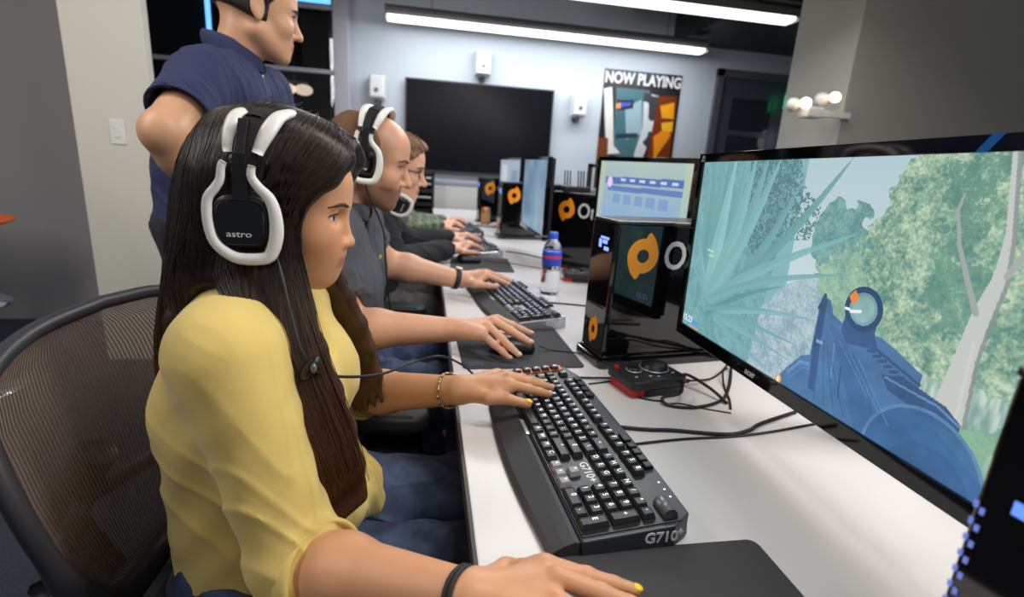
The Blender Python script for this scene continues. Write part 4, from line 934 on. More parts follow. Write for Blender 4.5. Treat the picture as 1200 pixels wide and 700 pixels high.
def hand(wrist, mcps, tips, thumb, up, sc=1.0, Ls=(.076, .084, .078, .062)):
    """wrist, four knuckles (index first), four fingertips, thumb joints (base, knuckle, joint, tip); returns solids and nail frames"""
    w = np.array(wrist, float); up = np.array(up, float); P = []; nails = []
    mc = [np.array(m, float) for m in mcps]
    for m in mc: P.append(rc(w + (m - w) * .1, w + (m - w) * .9 - up * .004 * sc, .0155 * sc, .0118 * sc, .016 * sc))
    tb = [np.array(t, float) for t in thumb]
    P.append(rc(w + (tb[0] - w) * .3, tb[1], .016 * sc, .0115 * sc, .016 * sc)); P.append(rc(w * .5 + mc[3] * .5, mc[3], .0135 * sc, .011 * sc, .014 * sc)); P.append(rc(mc[0] - up * .003, tb[1] * .6 + mc[0] * .4, .0095 * sc, .009 * sc, .016 * sc))
    for i, (m, t, L) in enumerate(zip(mc, tips, Ls)):
        J = finger(m, t, L * sc, up, 0); r = np.array((.0102, .0088, .0080, .0066)) * sc * (1, 1.02, .97, .86)[i]
        for q in range(3): P.append(rc(J[q], J[q + 1], r[q], r[q + 1], .005 if q == 0 else .003))
        P.append(el(J[1], np.array((1, 1, 1)) * r[1] * 1.06, k=.004))
        d = J[3] - J[2]; d /= np.linalg.norm(d); u = up - d * (up @ d); u /= np.linalg.norm(u); nails.append((J[3] + u * r[3] * .55 + d * .001, d, u, r[3]))
    P.append(rc(tb[1], tb[2], .0108 * sc, .0098 * sc, .006)); P.append(rc(tb[2], tb[3], .0098 * sc, .0078 * sc, .003))
    d = tb[3] - tb[2]; d /= np.linalg.norm(d); u = up - d * (up @ d); u /= np.linalg.norm(u); nails.append((tb[3] + u * .0058 * sc, d, u, .0082 * sc))
    return P, nails
def add_nails(nails, m, parent, o):
    for p, d, u, r in nails:
        MB(o).ball(p, (r * 1.0, r * .78, r * .50), 12, np.stack((d, np.cross(u, d), u), 1)).build('fingernail', m, parent, True)
def wrinkle(amp, f, seed=0, axis=(0.3, 0.5, 1.0)):
    g = np.random.default_rng(seed); K = g.normal(0, 1, (6, 3)).astype(np.float32) * f; ph = g.random(6).astype(np.float32) * 6.28; ax = np.array(axis, np.float32) * f * 0.9
    def w(P):
        a = np.sin(P @ K[0] + ph[0]) + np.sin(P @ K[1] + ph[1]); b = np.sin(P @ K[2] * .7 + ph[2] + a)
        rg = 1 - np.abs(np.sin(P @ ax + 1.3 * a + .8 * b)); c = np.sin(P @ K[3] * 1.3 + ph[3] + b)
        return (amp * (0.55 * (0.5 - rg ** 2) + 0.30 * b + 0.22 * c)).astype(np.float32)
    return w
def strands(name, sheets, m, parent, o, n_pts=26, r0=.0007, r1=.0002, seed=1, jit=.004, wav=.003, hug=None):
    g = np.random.default_rng(seed); VV = []; FF = []; base = 0; ALL = []
    for guides, count in sheets:
        G = np.stack([spline(q, n_pts) for q in guides]); k = len(G)
        for _ in range(count):
            t = g.random() * (k - 1); i = min(int(t), k - 2); f = t - i
            P = G[i] * (1 - f) + G[i + 1] * f
            s_ = np.linspace(0, 1, n_pts); off = g.normal(0, jit, 3) * (0.35 + 0.9 * s_[:, None]); ph = g.random(3) * 6.28; fr = g.uniform(3, 7, 3)
            P = P + off + wav * s_[:, None] ** 1.2 * np.sin(s_[:, None] * fr + ph) * g.normal(0, 1, 3)
            ALL.append(P)
    A = np.stack(ALL)
    if hug is not None:
        Q = A.reshape(-1, 3); tgt = np.repeat(g.uniform(.0004, .0026, len(A)), n_pts); e = .002
        for _ in range(2):
            d0 = combine(hug, Q.astype(np.float32)); gr = np.stack([combine(hug, (Q + e * np.eye(3)[i]).astype(np.float32)) - d0 for i in range(3)], 1); gr /= np.linalg.norm(gr, axis=1)[:, None] + 1e-9
            mv = np.where(d0 < tgt, tgt - d0, np.where(d0 > tgt + .006, -(d0 - tgt - .006) * .7, 0)); Q = Q + gr * np.clip(mv, -.03, .03)[:, None]
        A = Q.reshape(A.shape); A[:, 1:-1] = .25 * A[:, :-2] + .5 * A[:, 1:-1] + .25 * A[:, 2:]
    for P in A:
            cut = max(8, int(n_pts * g.uniform(.82, 1.0))); P = P[:cut]
            T = np.gradient(P, axis=0); T /= np.linalg.norm(T, axis=1)[:, None] + 1e-9
            a = np.cross(T, (0.31, 0.17, 0.93)); a /= np.linalg.norm(a, axis=1)[:, None] + 1e-9; b = np.cross(T, a)
            r = np.interp(np.linspace(0, 1, cut), (0, .1, .8, 1), (r0 * .6, r0, r0 * .8, r1))[:, None] * g.uniform(.7, 1.3)
            V = np.stack([P + r * (math.cos(q) * a + math.sin(q) * b) for q in (0, 2.094, 4.189)], 1).reshape(-1, 3)
            j = np.arange(cut - 1)[:, None] * 3
            F = np.concatenate([np.stack([j + q, j + (q + 1) % 3, j + 3 + (q + 1) % 3, j + 3 + q], -1).reshape(-1, 4) for q in range(3)])
            VV.append(V); FF.append(F + base); base += len(V)
    VA = np.concatenate(VV); me = np_mesh(name, VA - np.array(o), np.concatenate(FF))
    at = me.color_attributes.new('Col', 'FLOAT_COLOR', 'POINT'); c = np.ones((len(VA), 4), np.float32); c[:, :3] = hair_tone(VA) * np.repeat(g.uniform(.75, 1.3, len(VA) // 3 + 1), 3)[:len(VA), None]; at.data.foreach_set('color', c.ravel())
    return link_mesh(name, me, m, parent, True)
def hair_tone(V):      # near-black roots growing out to brown ends
    f = np.clip((1.02 - V[:, 2]) / .24, 0, 1)[:, None]; return lin((36, 25, 20)) * (1 - f) + lin((88, 58, 38)) * f
def arm(sh, el_, wr, r, k=.03):
    sh, el_, wr = (np.array(q, float) for q in (sh, el_, wr)); m = el_ + (wr - el_) * .3
    return [rc(sh, el_, r[0], r[1], k), rc(el_, m, r[1], r[2], .02), rc(m, wr, r[2], r[3], .02)]
def cut_below(z): return fn(lambda P: (z - P[:, 2]).astype(np.float32), .004)

# ---------------------------------------------------------------- headset
RING = np.array([(-0.1882, 1.137), (-0.1894, 1.1251), (-0.1824, 1.1135), (-0.1715, 1.1019), (-0.1664, 1.0858), (-0.1656, 1.0635), (-0.1706, 1.0434), (-0.1792, 1.0331), (-0.2057, 1.0314), (-0.2209, 1.0374), (-0.2329, 1.0496), (-0.2379, 1.066), (-0.2389, 1.0851), (-0.2365, 1.0999), (-0.2281, 1.111), (-0.2224, 1.1206), (-0.2202, 1.1338), (-0.2173, 1.1397)]) - (-0.2030, 1.075)
M_hs_w = mat('headset_white', rgb(226, 226, 224), 0.35); M_hs_b = mat('headset_black', rgb(20, 20, 22), 0.4); M_foam = mat('headset_pad', rgb(18, 18, 20), 0.9, bump=(500, .4, .001))
def headset(loc, R, label, half=0.107, size=1.0, arcs=True):
    t = thing('gaming_headset', label, 'headset', loc, group='white and black gaming headsets'); o = np.array(loc, float)
    W_ = lambda x, y, z: o + R @ (np.array((x, y, z), float) * size)
    for sd_ in (-1, 1):
        y0 = sd_ * half
        cup = MB(o); pl = rrect(-.030, -.030, .028, .026, .016, 6)
        def ext(mb, poly, ya, yb): return mb.prism(poly, 0, 1, lambda a, b, c: W_(a, ya + (yb - ya) * c, b))
        ext(cup, [(x * 1.08, z * 1.08) for x, z in pl], y0 - sd_ * .006, y0 - sd_ * .020); ext(cup, pl, y0 - sd_ * .002, y0 - sd_ * .008)
        c_ = cup.build('ear_cup', M_hs_b, t, bevel=.003, seg=3)
        ext(MB(o), rrect(-.027, -.027, .025, .023, .014, 6), y0 + sd_ * .002, y0 - sd_ * .004).build('gloss_plate', M_gloss, c_, bevel=.002, seg=3)
        text('lettering', 'astro', .0098 * size, W_(-.0165, y0 + sd_ * .0024, -.0150) - o, R @ np.array((-sd_ * 1.0, 0, 0)) if sd_ > 0 else R @ np.array((1.0, 0, 0)), R @ np.array((0, 0, 1.0)), M_hs_w, c_, extrude=.0002, sx=1.35)
        n = len(RING); rr = np.interp(np.linspace(0, 1, n), (0, .12, .3, .5, .75, .9, 1), (.0040, .0050, .0074, .0060, .0050, .0042, .0038))
        S_ = spline([W_(a, y0 + (0.0 if 3 < i < 14 else -sd_ * .004 * 0), b) for i, (a, b) in enumerate(RING)], 60)
        MB(o).tube(S_, np.interp(np.linspace(0, 1, 60), np.linspace(0, 1, n), rr) * size * 1.12, 8, up=R @ np.array((0, 1.0, 0)), flat=(1.0, .62)).build('white_ring', M_hs_w, t, True)
        ext(MB(o), rrect(-.036, -.040, .034, .034, .022, 6), y0 - sd_ * .018, y0 - sd_ * .036).build('ear_pad', M_foam, t, bevel=.006, seg=3)
        st = MB(o); st.prism([(-.0085, .018), (.009, .018), (.007, .075), (.0055, .075), (.0055, .112), (-.0055, .112), (-.0055, .075), (-.0075, .075)], 0, 1, lambda a, b, c: W_(a + max(0, b - .05) * .10, y0 + sd_ * (.001 - .009 * c) - sd_ * max(0, b - .085) * .35, b))
        st.build('slider', M_hs_b, t, bevel=.0015)
        MB(o).lathe([(.009, 0), (.009, .004), (.007, .005)], 16, W_(0.0, y0 - sd_ * .0, .066), R=R @ np.array([[1, 0, 0], [0, 0, sd_ * 1.0], [0, 1, 0]]).T).build('pivot', M_hs_b, t, True)
    hb = half - .012
    A = [(-hb, .052), (-hb - .001, .078), (-hb + .010, .102), (-hb + .034, .117), (0, .124)]; A = A + [(-a, b) for a, b in A[::-1][1:]]
    A3 = spline([(max(0, b - .06) * .24, a, b) for a, b in A], 40)
    def rail(x0, r, name, m, i0, i1, fx, lift=0.0):
        P = [W_(p[0] + x0 * (0.75 + 0.5 * min(1, max(0, (p[2] - .07) / .05))), p[1] * (1 + lift), p[2] * (1 + lift)) for p in A3[i0:i1]]
        MB(o).tube(P, np.interp(np.linspace(0, 1, len(P)), (0, .15, .85, 1), (.7, 1, 1, .7)) * r * size, 10, up=R @ np.array((1.0, 0, 0)), flat=(fx, 1)).build(name, m, t, True)
    rail(.0, .017, 'headband', M_foam, 0, 40, .42)
    rail(-.019, .0085, 'white_band', M_hs_w, 4, 36, .62, .02); rail(.019, .0095, 'white_band', M_hs_w, 4, 36, .62, .02)
    MB(o).tube([W_(p[0], p[1] * 1.05, p[2] * 1.045) for p in A3[12:28]], .010 * size, 8, up=R @ np.array((1.0, 0, 0)), flat=(.3, 1)).build('band_pad', M_foam, t, True)
    return t

# ---------------------------------------------------------------- office chairs
M_mesh = mat('chair_mesh', rgb(112, 96, 88), 0.75)
def _mesh_nodes():
    nt = M_mesh.node_tree; N_, L_ = nt.nodes, nt.links; b = N_['Principled BSDF']; uv = N_.new('ShaderNodeUVMap'); sp = N_.new('ShaderNodeSeparateXYZ'); L_.new(uv.outputs[0], sp.inputs[0])
    def wave(src, f, thr, lo_):
        m1 = N_.new('ShaderNodeMath'); m1.operation = 'MULTIPLY'; m1.inputs[1].default_value = f; L_.new(src, m1.inputs[0])
        m2 = N_.new('ShaderNodeMath'); m2.operation = 'SINE'; L_.new(m1.outputs[0], m2.inputs[0])
        m3 = N_.new('ShaderNodeMapRange'); m3.inputs[1].default_value = thr - .25; m3.inputs[2].default_value = thr + .25; m3.inputs[3].default_value = 1.0; m3.inputs[4].default_value = lo_; L_.new(m2.outputs[0], m3.inputs[0]); return m3.outputs[0], m2.outputs[0]
    a, s1 = wave(sp.outputs[0], 2 * math.pi * 64, .42, .52); c, s2 = wave(sp.outputs[1], 2 * math.pi * 260, .55, .85)
    mx = N_.new('ShaderNodeMath'); mx.operation = 'MULTIPLY'; L_.new(a, mx.inputs[0]); L_.new(c, mx.inputs[1]); L_.new(mx.outputs[0], b.inputs['Alpha'])
    bp = N_.new('ShaderNodeBump'); bp.inputs['Strength'].default_value = .7; bp.inputs['Distance'].default_value = .002; L_.new(s1, bp.inputs['Height']); L_.new(bp.outputs[0], b.inputs['Normal'])
_mesh_nodes()
M_cframe = mat('chair_frame', rgb(52, 52, 58), 0.45); M_arm = mat('armrest_pad', rgb(36, 37, 40), 0.55)
def office_chair(x, y, rz, label, arms=True):
    t = thing('office_chair', label, 'chair', (x, y, 0), rz, 'mesh office chairs')
    # local frame: x to the front, origin under the seat centre
    zs = [.915, .908, .888, .85, .775, .70, .635, .585, .55, .53]; hw = [.06, .16, .222, .250, .256, .238, .206, .172, .13, .06]
    def bk(s_, z, d=0.0): return (-.205 + (.91 - z) * .22 - .055 * (1 - (s_ / .25) ** 2) + .02 * math.sin((z - .55) * 7) + d, s_, z)
    loop = [bk(h, z) for h, z in zip(hw, zs)] + [bk(-h, z) for h, z in zip(hw[::-1], zs[::-1])]
    L = np.array(loop + loop[:1]); S_ = spline(L, 90)[:-1]
    wr = [.0108 + .014 * min(1, max(0, (.72 - p[2]) / .15)) for p in S_]
    MB().tube(S_, np.array(wr), 12, closed=True).build('back_frame', M_cframe, t, True)
    me = bpy.data.meshes.new('back_mesh'); V = []; F = []; UVs = []; nu, nv = 24, 24
    for j in range(nv + 1):
        z = .53 + (.915 - .53) * j / nv; h = np.interp(z, zs[::-1], hw[::-1])
        for i in range(nu + 1):
            q = -1 + 2 * i / nu; V.append(bk(q * h, z, .004)); UVs.append((q * .5 + .5, (z - .53) / .385))
    for j in range(nv):
        for i in range(nu): a = j * (nu + 1) + i; F.append((a, a + 1, a + nu + 2, a + nu + 1))
    me.from_pydata(V, [], F); ul = me.uv_layers.new(name='UVMap')
    ul.data.foreach_set('uv', np.array([UVs[l.vertex_index] for l in me.loops], np.float32).ravel())
    link_mesh('back_mesh', me, M_mesh, t, True)
    MB().tube(spline([(-.245, 0, .70), (-.30, 0, .58), (-.20, 0, .42), (-.05, 0, .40)], 16), [.028] * 16, 12).tube([(-.21, -.18, .62), (-.27, 0, .62), (-.21, .18, .62)], .014).build('back_support', M_cframe, t, True)
    MB().prism(rrect(-.22, -.24, .25, .24, .09), .425, .445, lambda a, b, c: (a, b, c - .05 * max(0, (a - .12) / .13) ** 2 + .03 * (b / .24) ** 2)).build('seat', M_blackm, t, bevel=.008)
    MB().tube([(0, 0, .1), (0, 0, .28)], .035, 16).tube([(0, 0, .28), (0, 0, .42)], .022, 16).build('gas_lift', M_black, t, True)
    for k in range(5):
        a = 2 * math.pi * k / 5 + .3; c, s_ = math.cos(a), math.sin(a)
        lg = MB().tube([(0, 0, .115), (.15 * c, .15 * s_, .10), (.29 * c, .29 * s_, .075)], [.028, .022, .016], 10).build('leg', M_cframe, t, True)
        MB().tube([(.29 * c - .012 * s_, .29 * s_ + .012 * c, .029), (.29 * c + .012 * s_, .29 * s_ - .012 * c, .029)], .028, 16).build('caster', M_black, lg, True)
    if arms:
        for s_ in (1, -1):
            ap = MB().prism(rrect(.02, -.048, .245, .048, .04, 6), .604, .640, lambda a, b, c: (a, s_ * .262 + b, c - .012 * max(0, (a - .15) / .1) ** 2)).build('armrest', M_arm, t, bevel=.012, seg=4)
            MB().tube(spline([(.10, s_ * .262, .605), (.06, s_ * .275, .50), (-.04, s_ * .262, .43), (-.06, s_ * .15, .41)], 14), .018, 10).build('armrest_post', M_cframe, t, True)
    return t

def off(a, b, f): return np.array(a) + (np.array(b) - np.array(a)) * f
def capcone(a, b, ra, rb, k=.03):
    q = rc(a, b, ra, rb); n_ = (np.array(b, float) - np.array(a, float)); n_ /= np.linalg.norm(n_); n_ = n_.astype(np.float32); bb = np.array(b, np.float32)
    return ['f', lambda P: np.maximum(sd(q, P), (P - bb) @ n_), np.array(a, float), np.array(b, float), max(ra, rb), k, 'u']
def hem(a, b, f, r, m, parent, o, tr=.0036):
    c = off(a, b, f); d = np.array(b, float) - np.array(a, float); d /= np.linalg.norm(d); u = np.cross(d, (0, 0, 1)); u /= np.linalg.norm(u); v = np.cross(u, d)
    MB(o).tube([c + r * (math.cos(q) * u + math.sin(q) * v) for q in np.linspace(0, 2 * math.pi, 44, endpoint=False)], tr, 8, closed=True, up=d, flat=(.7, 2.2)).build('sleeve_hem', m, parent, True)

# ================================================================== WOMAN IN YELLOW
M_yellow = mat('yellow_knit', rgb(212, 187, 108), 0.85, bump=(700, .25, .0008), sheen=.15)
M_denim = mat('denim', rgb(44, 56, 86), 0.8, bump=(600, .5, .001, (1, 1, 3)), var=(30, .8, rgb(74, 92, 128)))
M_hair = mat('dark_brown_hair', rgb(36, 23, 17), 0.40, spec=.4, attr='Col'); M_hair2 = mat('brown_hair_strands', rgb(56, 36, 26), 0.38, spec=.38, attr='Col')
t = thing('person', 'long-haired woman in a yellow cardigan typing in the foreground', 'person', (-.235, .735, 0)); o = np.array(t.location)
H = Head((-.203, .735, .981), rotm(-.08, math.radians(7.6)), .915, True)
SR, ER, WR = (-.208, .565, .928), (-.135, .525, .690), (.044, .384, .766)
SL, EL, WL = (-.222, .905, .935), (-.135, .985, .690), (.060, .808, .776)
torso = []
for y in (-1, 1): torso += chain([(-.215, .735 + y * .085, .55), (-.225, .735 + y * .065, .68), (-.230, .735 + y * .072, .83), (-.225, .735 + y * .09, .915)], [.100, .080, .080, .050], .06)
torso += [el((-.175, .735 - .06, .815), (.060, .058, .062), k=.04), el((-.175, .735 + .06, .815), (.060, .058, .062), k=.04), rc((-.222, .60, .930), (-.222, .87, .930), .042, .042, .05)]
neck = [rc(H.w((-.022, 0, .055)), (-.240, .735, .915), .043, .050, .03), rc(H.w((.01, 0, .04)), (-.225, .735, .935), .034, .036, .02)]
armR = arm(SR, ER, WR, (.043, .039, .039, .0245)); armL = arm(SL, EL, WL, (.046, .040, .040, .0245))
hR, nR = hand(WR, [(.122, .402, .781), (.128, .381, .786), (.124, .360, .780), (.112, .342, .771)], [(.206, .378, .766), (.214, .352, .765), (.196, .325, .753), (.168, .314, .741)], [(.066, .416, .762), (.088, .430, .753), (.118, .430, .748), (.146, .422, .744)], (0, 0, 1), .93)
hL, nL = hand(WL, [(.146, .782, .797), (.147, .802, .801), (.143, .823, .797), (.134, .844, .789)], [(.218, .795, .773), (.228, .822, .773), (.215, .845, .773), (.190, .868, .772)], [(.085, .775, .778), (.108, .765, .781), (.140, .758, .782), (.172, .754, .775)], (-.1, 0, 1), .93)
legs = chain([(-.22, .645, .545), (.15, .640, .545)], [.088, .066], .05) + chain([(.15, .640, .545), (.12, .64, .30), (.10, .64, .08)], [.060, .052, .036]) + chain([(-.22, .825, .545), (.17, .85, .535)], [.088, .066], .05) + chain([(.17, .85, .535), (.14, .85, .30), (.12, .85, .08)], [.060, .052, .036])
feet = [rc((.10, .64, .045), (.24, .63, .035), .04, .03, .02), rc((.12, .85, .045), (.26, .86, .035), .04, .03, .02)]
body = torso + neck + armR + armL + legs + feet + hR[:7] + hL[:7] + H.prims() + hR[7:] + hL[7:]
solid_obj('body', body, .0021, M_skin, t, color=H.color((204, 150, 114), (180, 92, 88), None, .35), origin=o)
H.face_parts(t, (66, 44, 34), o)
M_nail = mat('yellow_nail_polish', rgb(240, 200, 30), .2)
add_nails(nL[4:], M_nail, t, o); add_nails(nR[:1], M_nail, t, o); add_nails(nL[:4] + nR[1:], mat('bare_nail', rgb(232, 190, 170), .3), t, o)
# cardigan
slR = [rc(SR, ER, .053, .049, .04), capcone(ER, off(ER, WR, .17), .0525, .0525, .02)]; slL = [rc(SL, EL, .053, .049, .04), capcone(EL, off(EL, WL, .09), .051, .051, .02)]
flap = [rc((-.15, .70, .66), (-.085, .74, .615), .045, .028, .04), rc((-.15, .80, .66), (-.10, .82, .60), .045, .028, .04), rc((-.11, .66, .66), (-.10, .78, .63), .03, .03, .04)]
gar = grow([p for p in torso], .013) + flap + slR + slL + [rc((-.235, .665, .962), (-.235, .805, .962), .020, .020, .03)]
gar += [rc(H.w((.0, 0, .03)), (-.235, .735, .955), .045, .054, .006, 's'), rc((-.20, .735, .99), (-.13, .735, .90), .04, .03, .01, 's'), fn(lambda P: (.565 - P[:, 2] - .25 * np.maximum(0, P[:, 0] + .13)).astype(np.float32), .01), rc(off(ER, WR, .36), off(ER, WR, .46), .0425, .0425, .003, 's'), rc(off(EL, WL, .22), off(EL, WL, .4), .0425, .0425, .003, 's')]
wy0 = wrinkle(.0056, 44, 5, (.35, .2, 1.0))
wy = lambda P: wy0(P) * (.30 + .70 * np.clip((.90 - P[:, 2]) / .14, 0, 1)).astype(np.float32)
solid_obj('cardigan', gar, .0026, M_yellow, t, warp=wy, origin=o)
hem(ER, WR, .150, .0515, M_yellow, t, o, .0062); hem(EL, WL, .070, .0500, M_yellow, t, o, .0062)
jeans = grow(legs, .010) + grow([p for p in torso if p[0] == 'c' and p[1][2] < .60], .006) + [fn(lambda P: (P[:, 2] - .635).astype(np.float32), .004), fn(lambda P: (.10 - P[:, 2]).astype(np.float32), .004)]
solid_obj('jeans', jeans, .0032, M_denim, t, warp=wrinkle(.009, 30, 11, (1.0, .3, .2)), origin=o)
MB(o).lathe([(.008, 0), (.009, .002), (.006, .004)], 14, (-.155, .625, .625), R=rotm(.5, 1.3)).build('jeans_button', M_silver, t, True)
# hair
cap = H.cranium(.011) + [H.el((-.02, 0, .09), (.075, .070, .07), .03)]
def face_cut(P):
    L = H.loc(P.astype(float))
    return ((L[:, 0] - .004) - (L[:, 2] - .085) * .90 + 0.2 * np.maximum(0, .10 - L[:, 2])).astype(np.float32) * .75
cap += [fn(face_cut, .012)]
G0 = [(-.118, .712, 1.172), (-.098, .690, 1.158), (-.114, .668, 1.128), (-.150, .657, 1.100), (-.164, .654, 1.06), (-.156, .648, 1.00), (-.134, .618, .94), (-.106, .602, .87), (-.084, .597, .80), (-.070, .600, .725)]
G1 = [(-.135, .715, 1.185), (-.130, .680, 1.172), (-.155, .658, 1.132), (-.176, .655, 1.08), (-.176, .650, 1.015), (-.166, .612, .945), (-.140, .588, .865), (-.114, .585, .785), (-.098, .592, .705)]
G2 = [(-.160, .715, 1.196), (-.170, .676, 1.180), (-.188, .658, 1.125), (-.200, .660, 1.06), (-.20, .652, 1.00), (-.186, .602, .935), (-.163, .572, .855), (-.138, .570, .775), (-.122, .578, .70)]
G3 = [(-.190, .715, 1.200), (-.203, .676, 1.182), (-.217, .658, 1.125), (-.222, .658, 1.06), (-.221, .641, 1.012), (-.212, .600, .970), (-.190, .556, .91), (-.165, .560, .82), (-.148, .568, .74)]
G4 = [(-.215, .715, 1.196), (-.243, .682, 1.170), (-.256, .666, 1.11), (-.266, .664, 1.05), (-.275, .652, 1.00), (-.288, .640, .94), (-.30, .655, .85), (-.30, .67, .76)]
G5 = [(-.225, .725, 1.193), (-.268, .710, 1.152), (-.286, .700, 1.10), (-.295, .695, 1.04), (-.306, .688, .98), (-.325, .690, .90), (-.335, .70, .82), (-.335, .71, .74)]
G6 = [(-.225, .735, 1.193), (-.272, .745, 1.152), (-.290, .75, 1.10), (-.300, .75, 1.04), (-.310, .755, .98), (-.328, .76, .90), (-.338, .765, .82), (-.338, .77, .74)]
mir = lambda G: [(x, 1.47 - y, z) for x, y, z in G]
hp = list(cap)
def sheet(Gs, step, r, k=.016):
    G = np.stack([spline(q, 14) for q in Gs]); n = len(G) - 1
    for t_ in np.arange(0, n + 1e-6, step):
        a = min(int(t_), n - 1); q = G[a] + (G[a + 1] - G[a]) * (t_ - a)
        hp.extend(chain(q[1:], np.concatenate([np.full(8, r), np.linspace(r, r * .8, 3), np.linspace(r * .6, .003, 2)]), k))
sheet([G0, G1, G2, G3], .25, .0105); sheet([G4, G5, G6], .34, .014); sheet([mir(G0), mir(G1), mir(G2)], .5, .012); sheet([mir(G5), mir(G4)], .5, .014); sheet([G6, mir(G5)], .5, .014)
hp.extend(chain([G3[1], G3[2], G3[3], G3[4]], .012, .02) + chain([G4[1], G4[2], G4[3], G4[4]], .014, .02)); q3, q4 = np.array(G3[1:5]), np.array(G4[1:5])
for f_ in (.35, .65): hp.extend(chain(q3 + (q4 - q3) * f_, .013, .02))
hair = solid_obj('hair', hp, .0026, M_hair, t, origin=o, smooth_it=4, color=lambda V: hair_tone(V) * .8)
def lift(G, d, c=(-.205, .735, 1.08)):
    out = []
    for p in G:
        p = np.array(p, float)
        if p[2] > .99: v = p - np.array(c); v /= np.linalg.norm(v)
        else: v = np.array((.5, -.85, .2))
        out.append(p + v * d)
    return out
shR = [lift(g, .012) for g in (G0, G1, G2, G3)]; shB = [lift(g, .013) for g in (G4, G5, G6)]
G34 = [[tuple((np.array(a) * (1 - f_) + np.array(b) * f_)) for a, b in zip(G3[:5], G4[:5])] for f_ in (0, .5, 1)]
strands('loose_strands', [(shR, 1500), (shB, 650), ([lift(g, .012) for g in G34], 420), ([mir(lift(g, .012)) for g in (G0, G1, G2)], 420), ([mir(lift(g, .013)) for g in (G4, G5)], 200)], M_hair2, hair, o, jit=.0030, wav=.0035, r0=.00062, hug=hp)
strands('flyaway_strands', [([lift(g, .016) for g in (G0, G2, G3)], 60), (shB, 40)], M_hair2, hair, o, jit=.007, wav=.010, r0=.0004, seed=9)
# jewellery worn on the wrists
c = off(EL, WL, .93); d = np.array(WL) - np.array(EL); d /= np.linalg.norm(d); u = np.cross(d, (0, 0, 1)); u /= np.linalg.norm(u); v = np.cross(u, d); br = MB(o)
for k in range(16):
    a0, a1 = 2 * math.pi * k / 16, 2 * math.pi * (k + .8) / 16
    br.tube([c + .030 * (math.cos(q) * u + math.sin(q) * v) + d * .0025 * math.sin(3 * q) for q in np.linspace(a0, a1, 4)], .0028 if k % 2 else .0018, 6)
br.build('bracelet', mat('bracelet_metal', rgb(190, 165, 130), .3, .9), t, True)
c = off(ER, WR, .985); d = np.array(WR) - np.array(ER); d /= np.linalg.norm(d); u = np.cross(d, (0, 0, 1)); u /= np.linalg.norm(u); v = np.cross(u, d)
for e in (-.0025, .0028): MB(o).tube([c + d * e + .0262 * (math.cos(q) * u + math.sin(q) * v) for q in np.linspace(0, 2 * math.pi, 36, endpoint=False)], .0026, 8, closed=True).build('hair_tie', M_blackm, t, True)
headset((-.1975, .732, 1.0750), rotm(-.04, 0.0), 'white and black headset on the head of the woman in yellow', .119, .985)
hs_path = [(-.172, .630, 1.035), (-.160, .607, 1.012), (-.146, .588, .965), (-.132, .578, .925), (-.112, .60, .895), (-.065, .74, .835), (-.02, .865, .803), (.03, .885, .808), (.075, .925, .775), (.12, .955, .7325), (.20, .975, .7325), (.33, .955, .7325), (.405, .93, .742)]
cable(hs_path, .0022, 'thin black headset cable running from the woman to the desk', 'headset_cable', 90)
t = thing('inline_remote', 'small black volume remote on the woman\'s headset cable', 'remote', (-.128, .577, .918)); o = np.array(t.location)
MB(o).ball((-.126, .574, .915), (.008, .008, .016), 14, rotm(.3, .6)).build('case', M_black, t, True); MB(o).ball((-.121, .5665, .918), (.0035, .003, .006), 10).build('dial', M_greymet, t, True)
office_chair(-.235, .765, -.03, 'brown mesh office chair with the woman in yellow sitting in it')

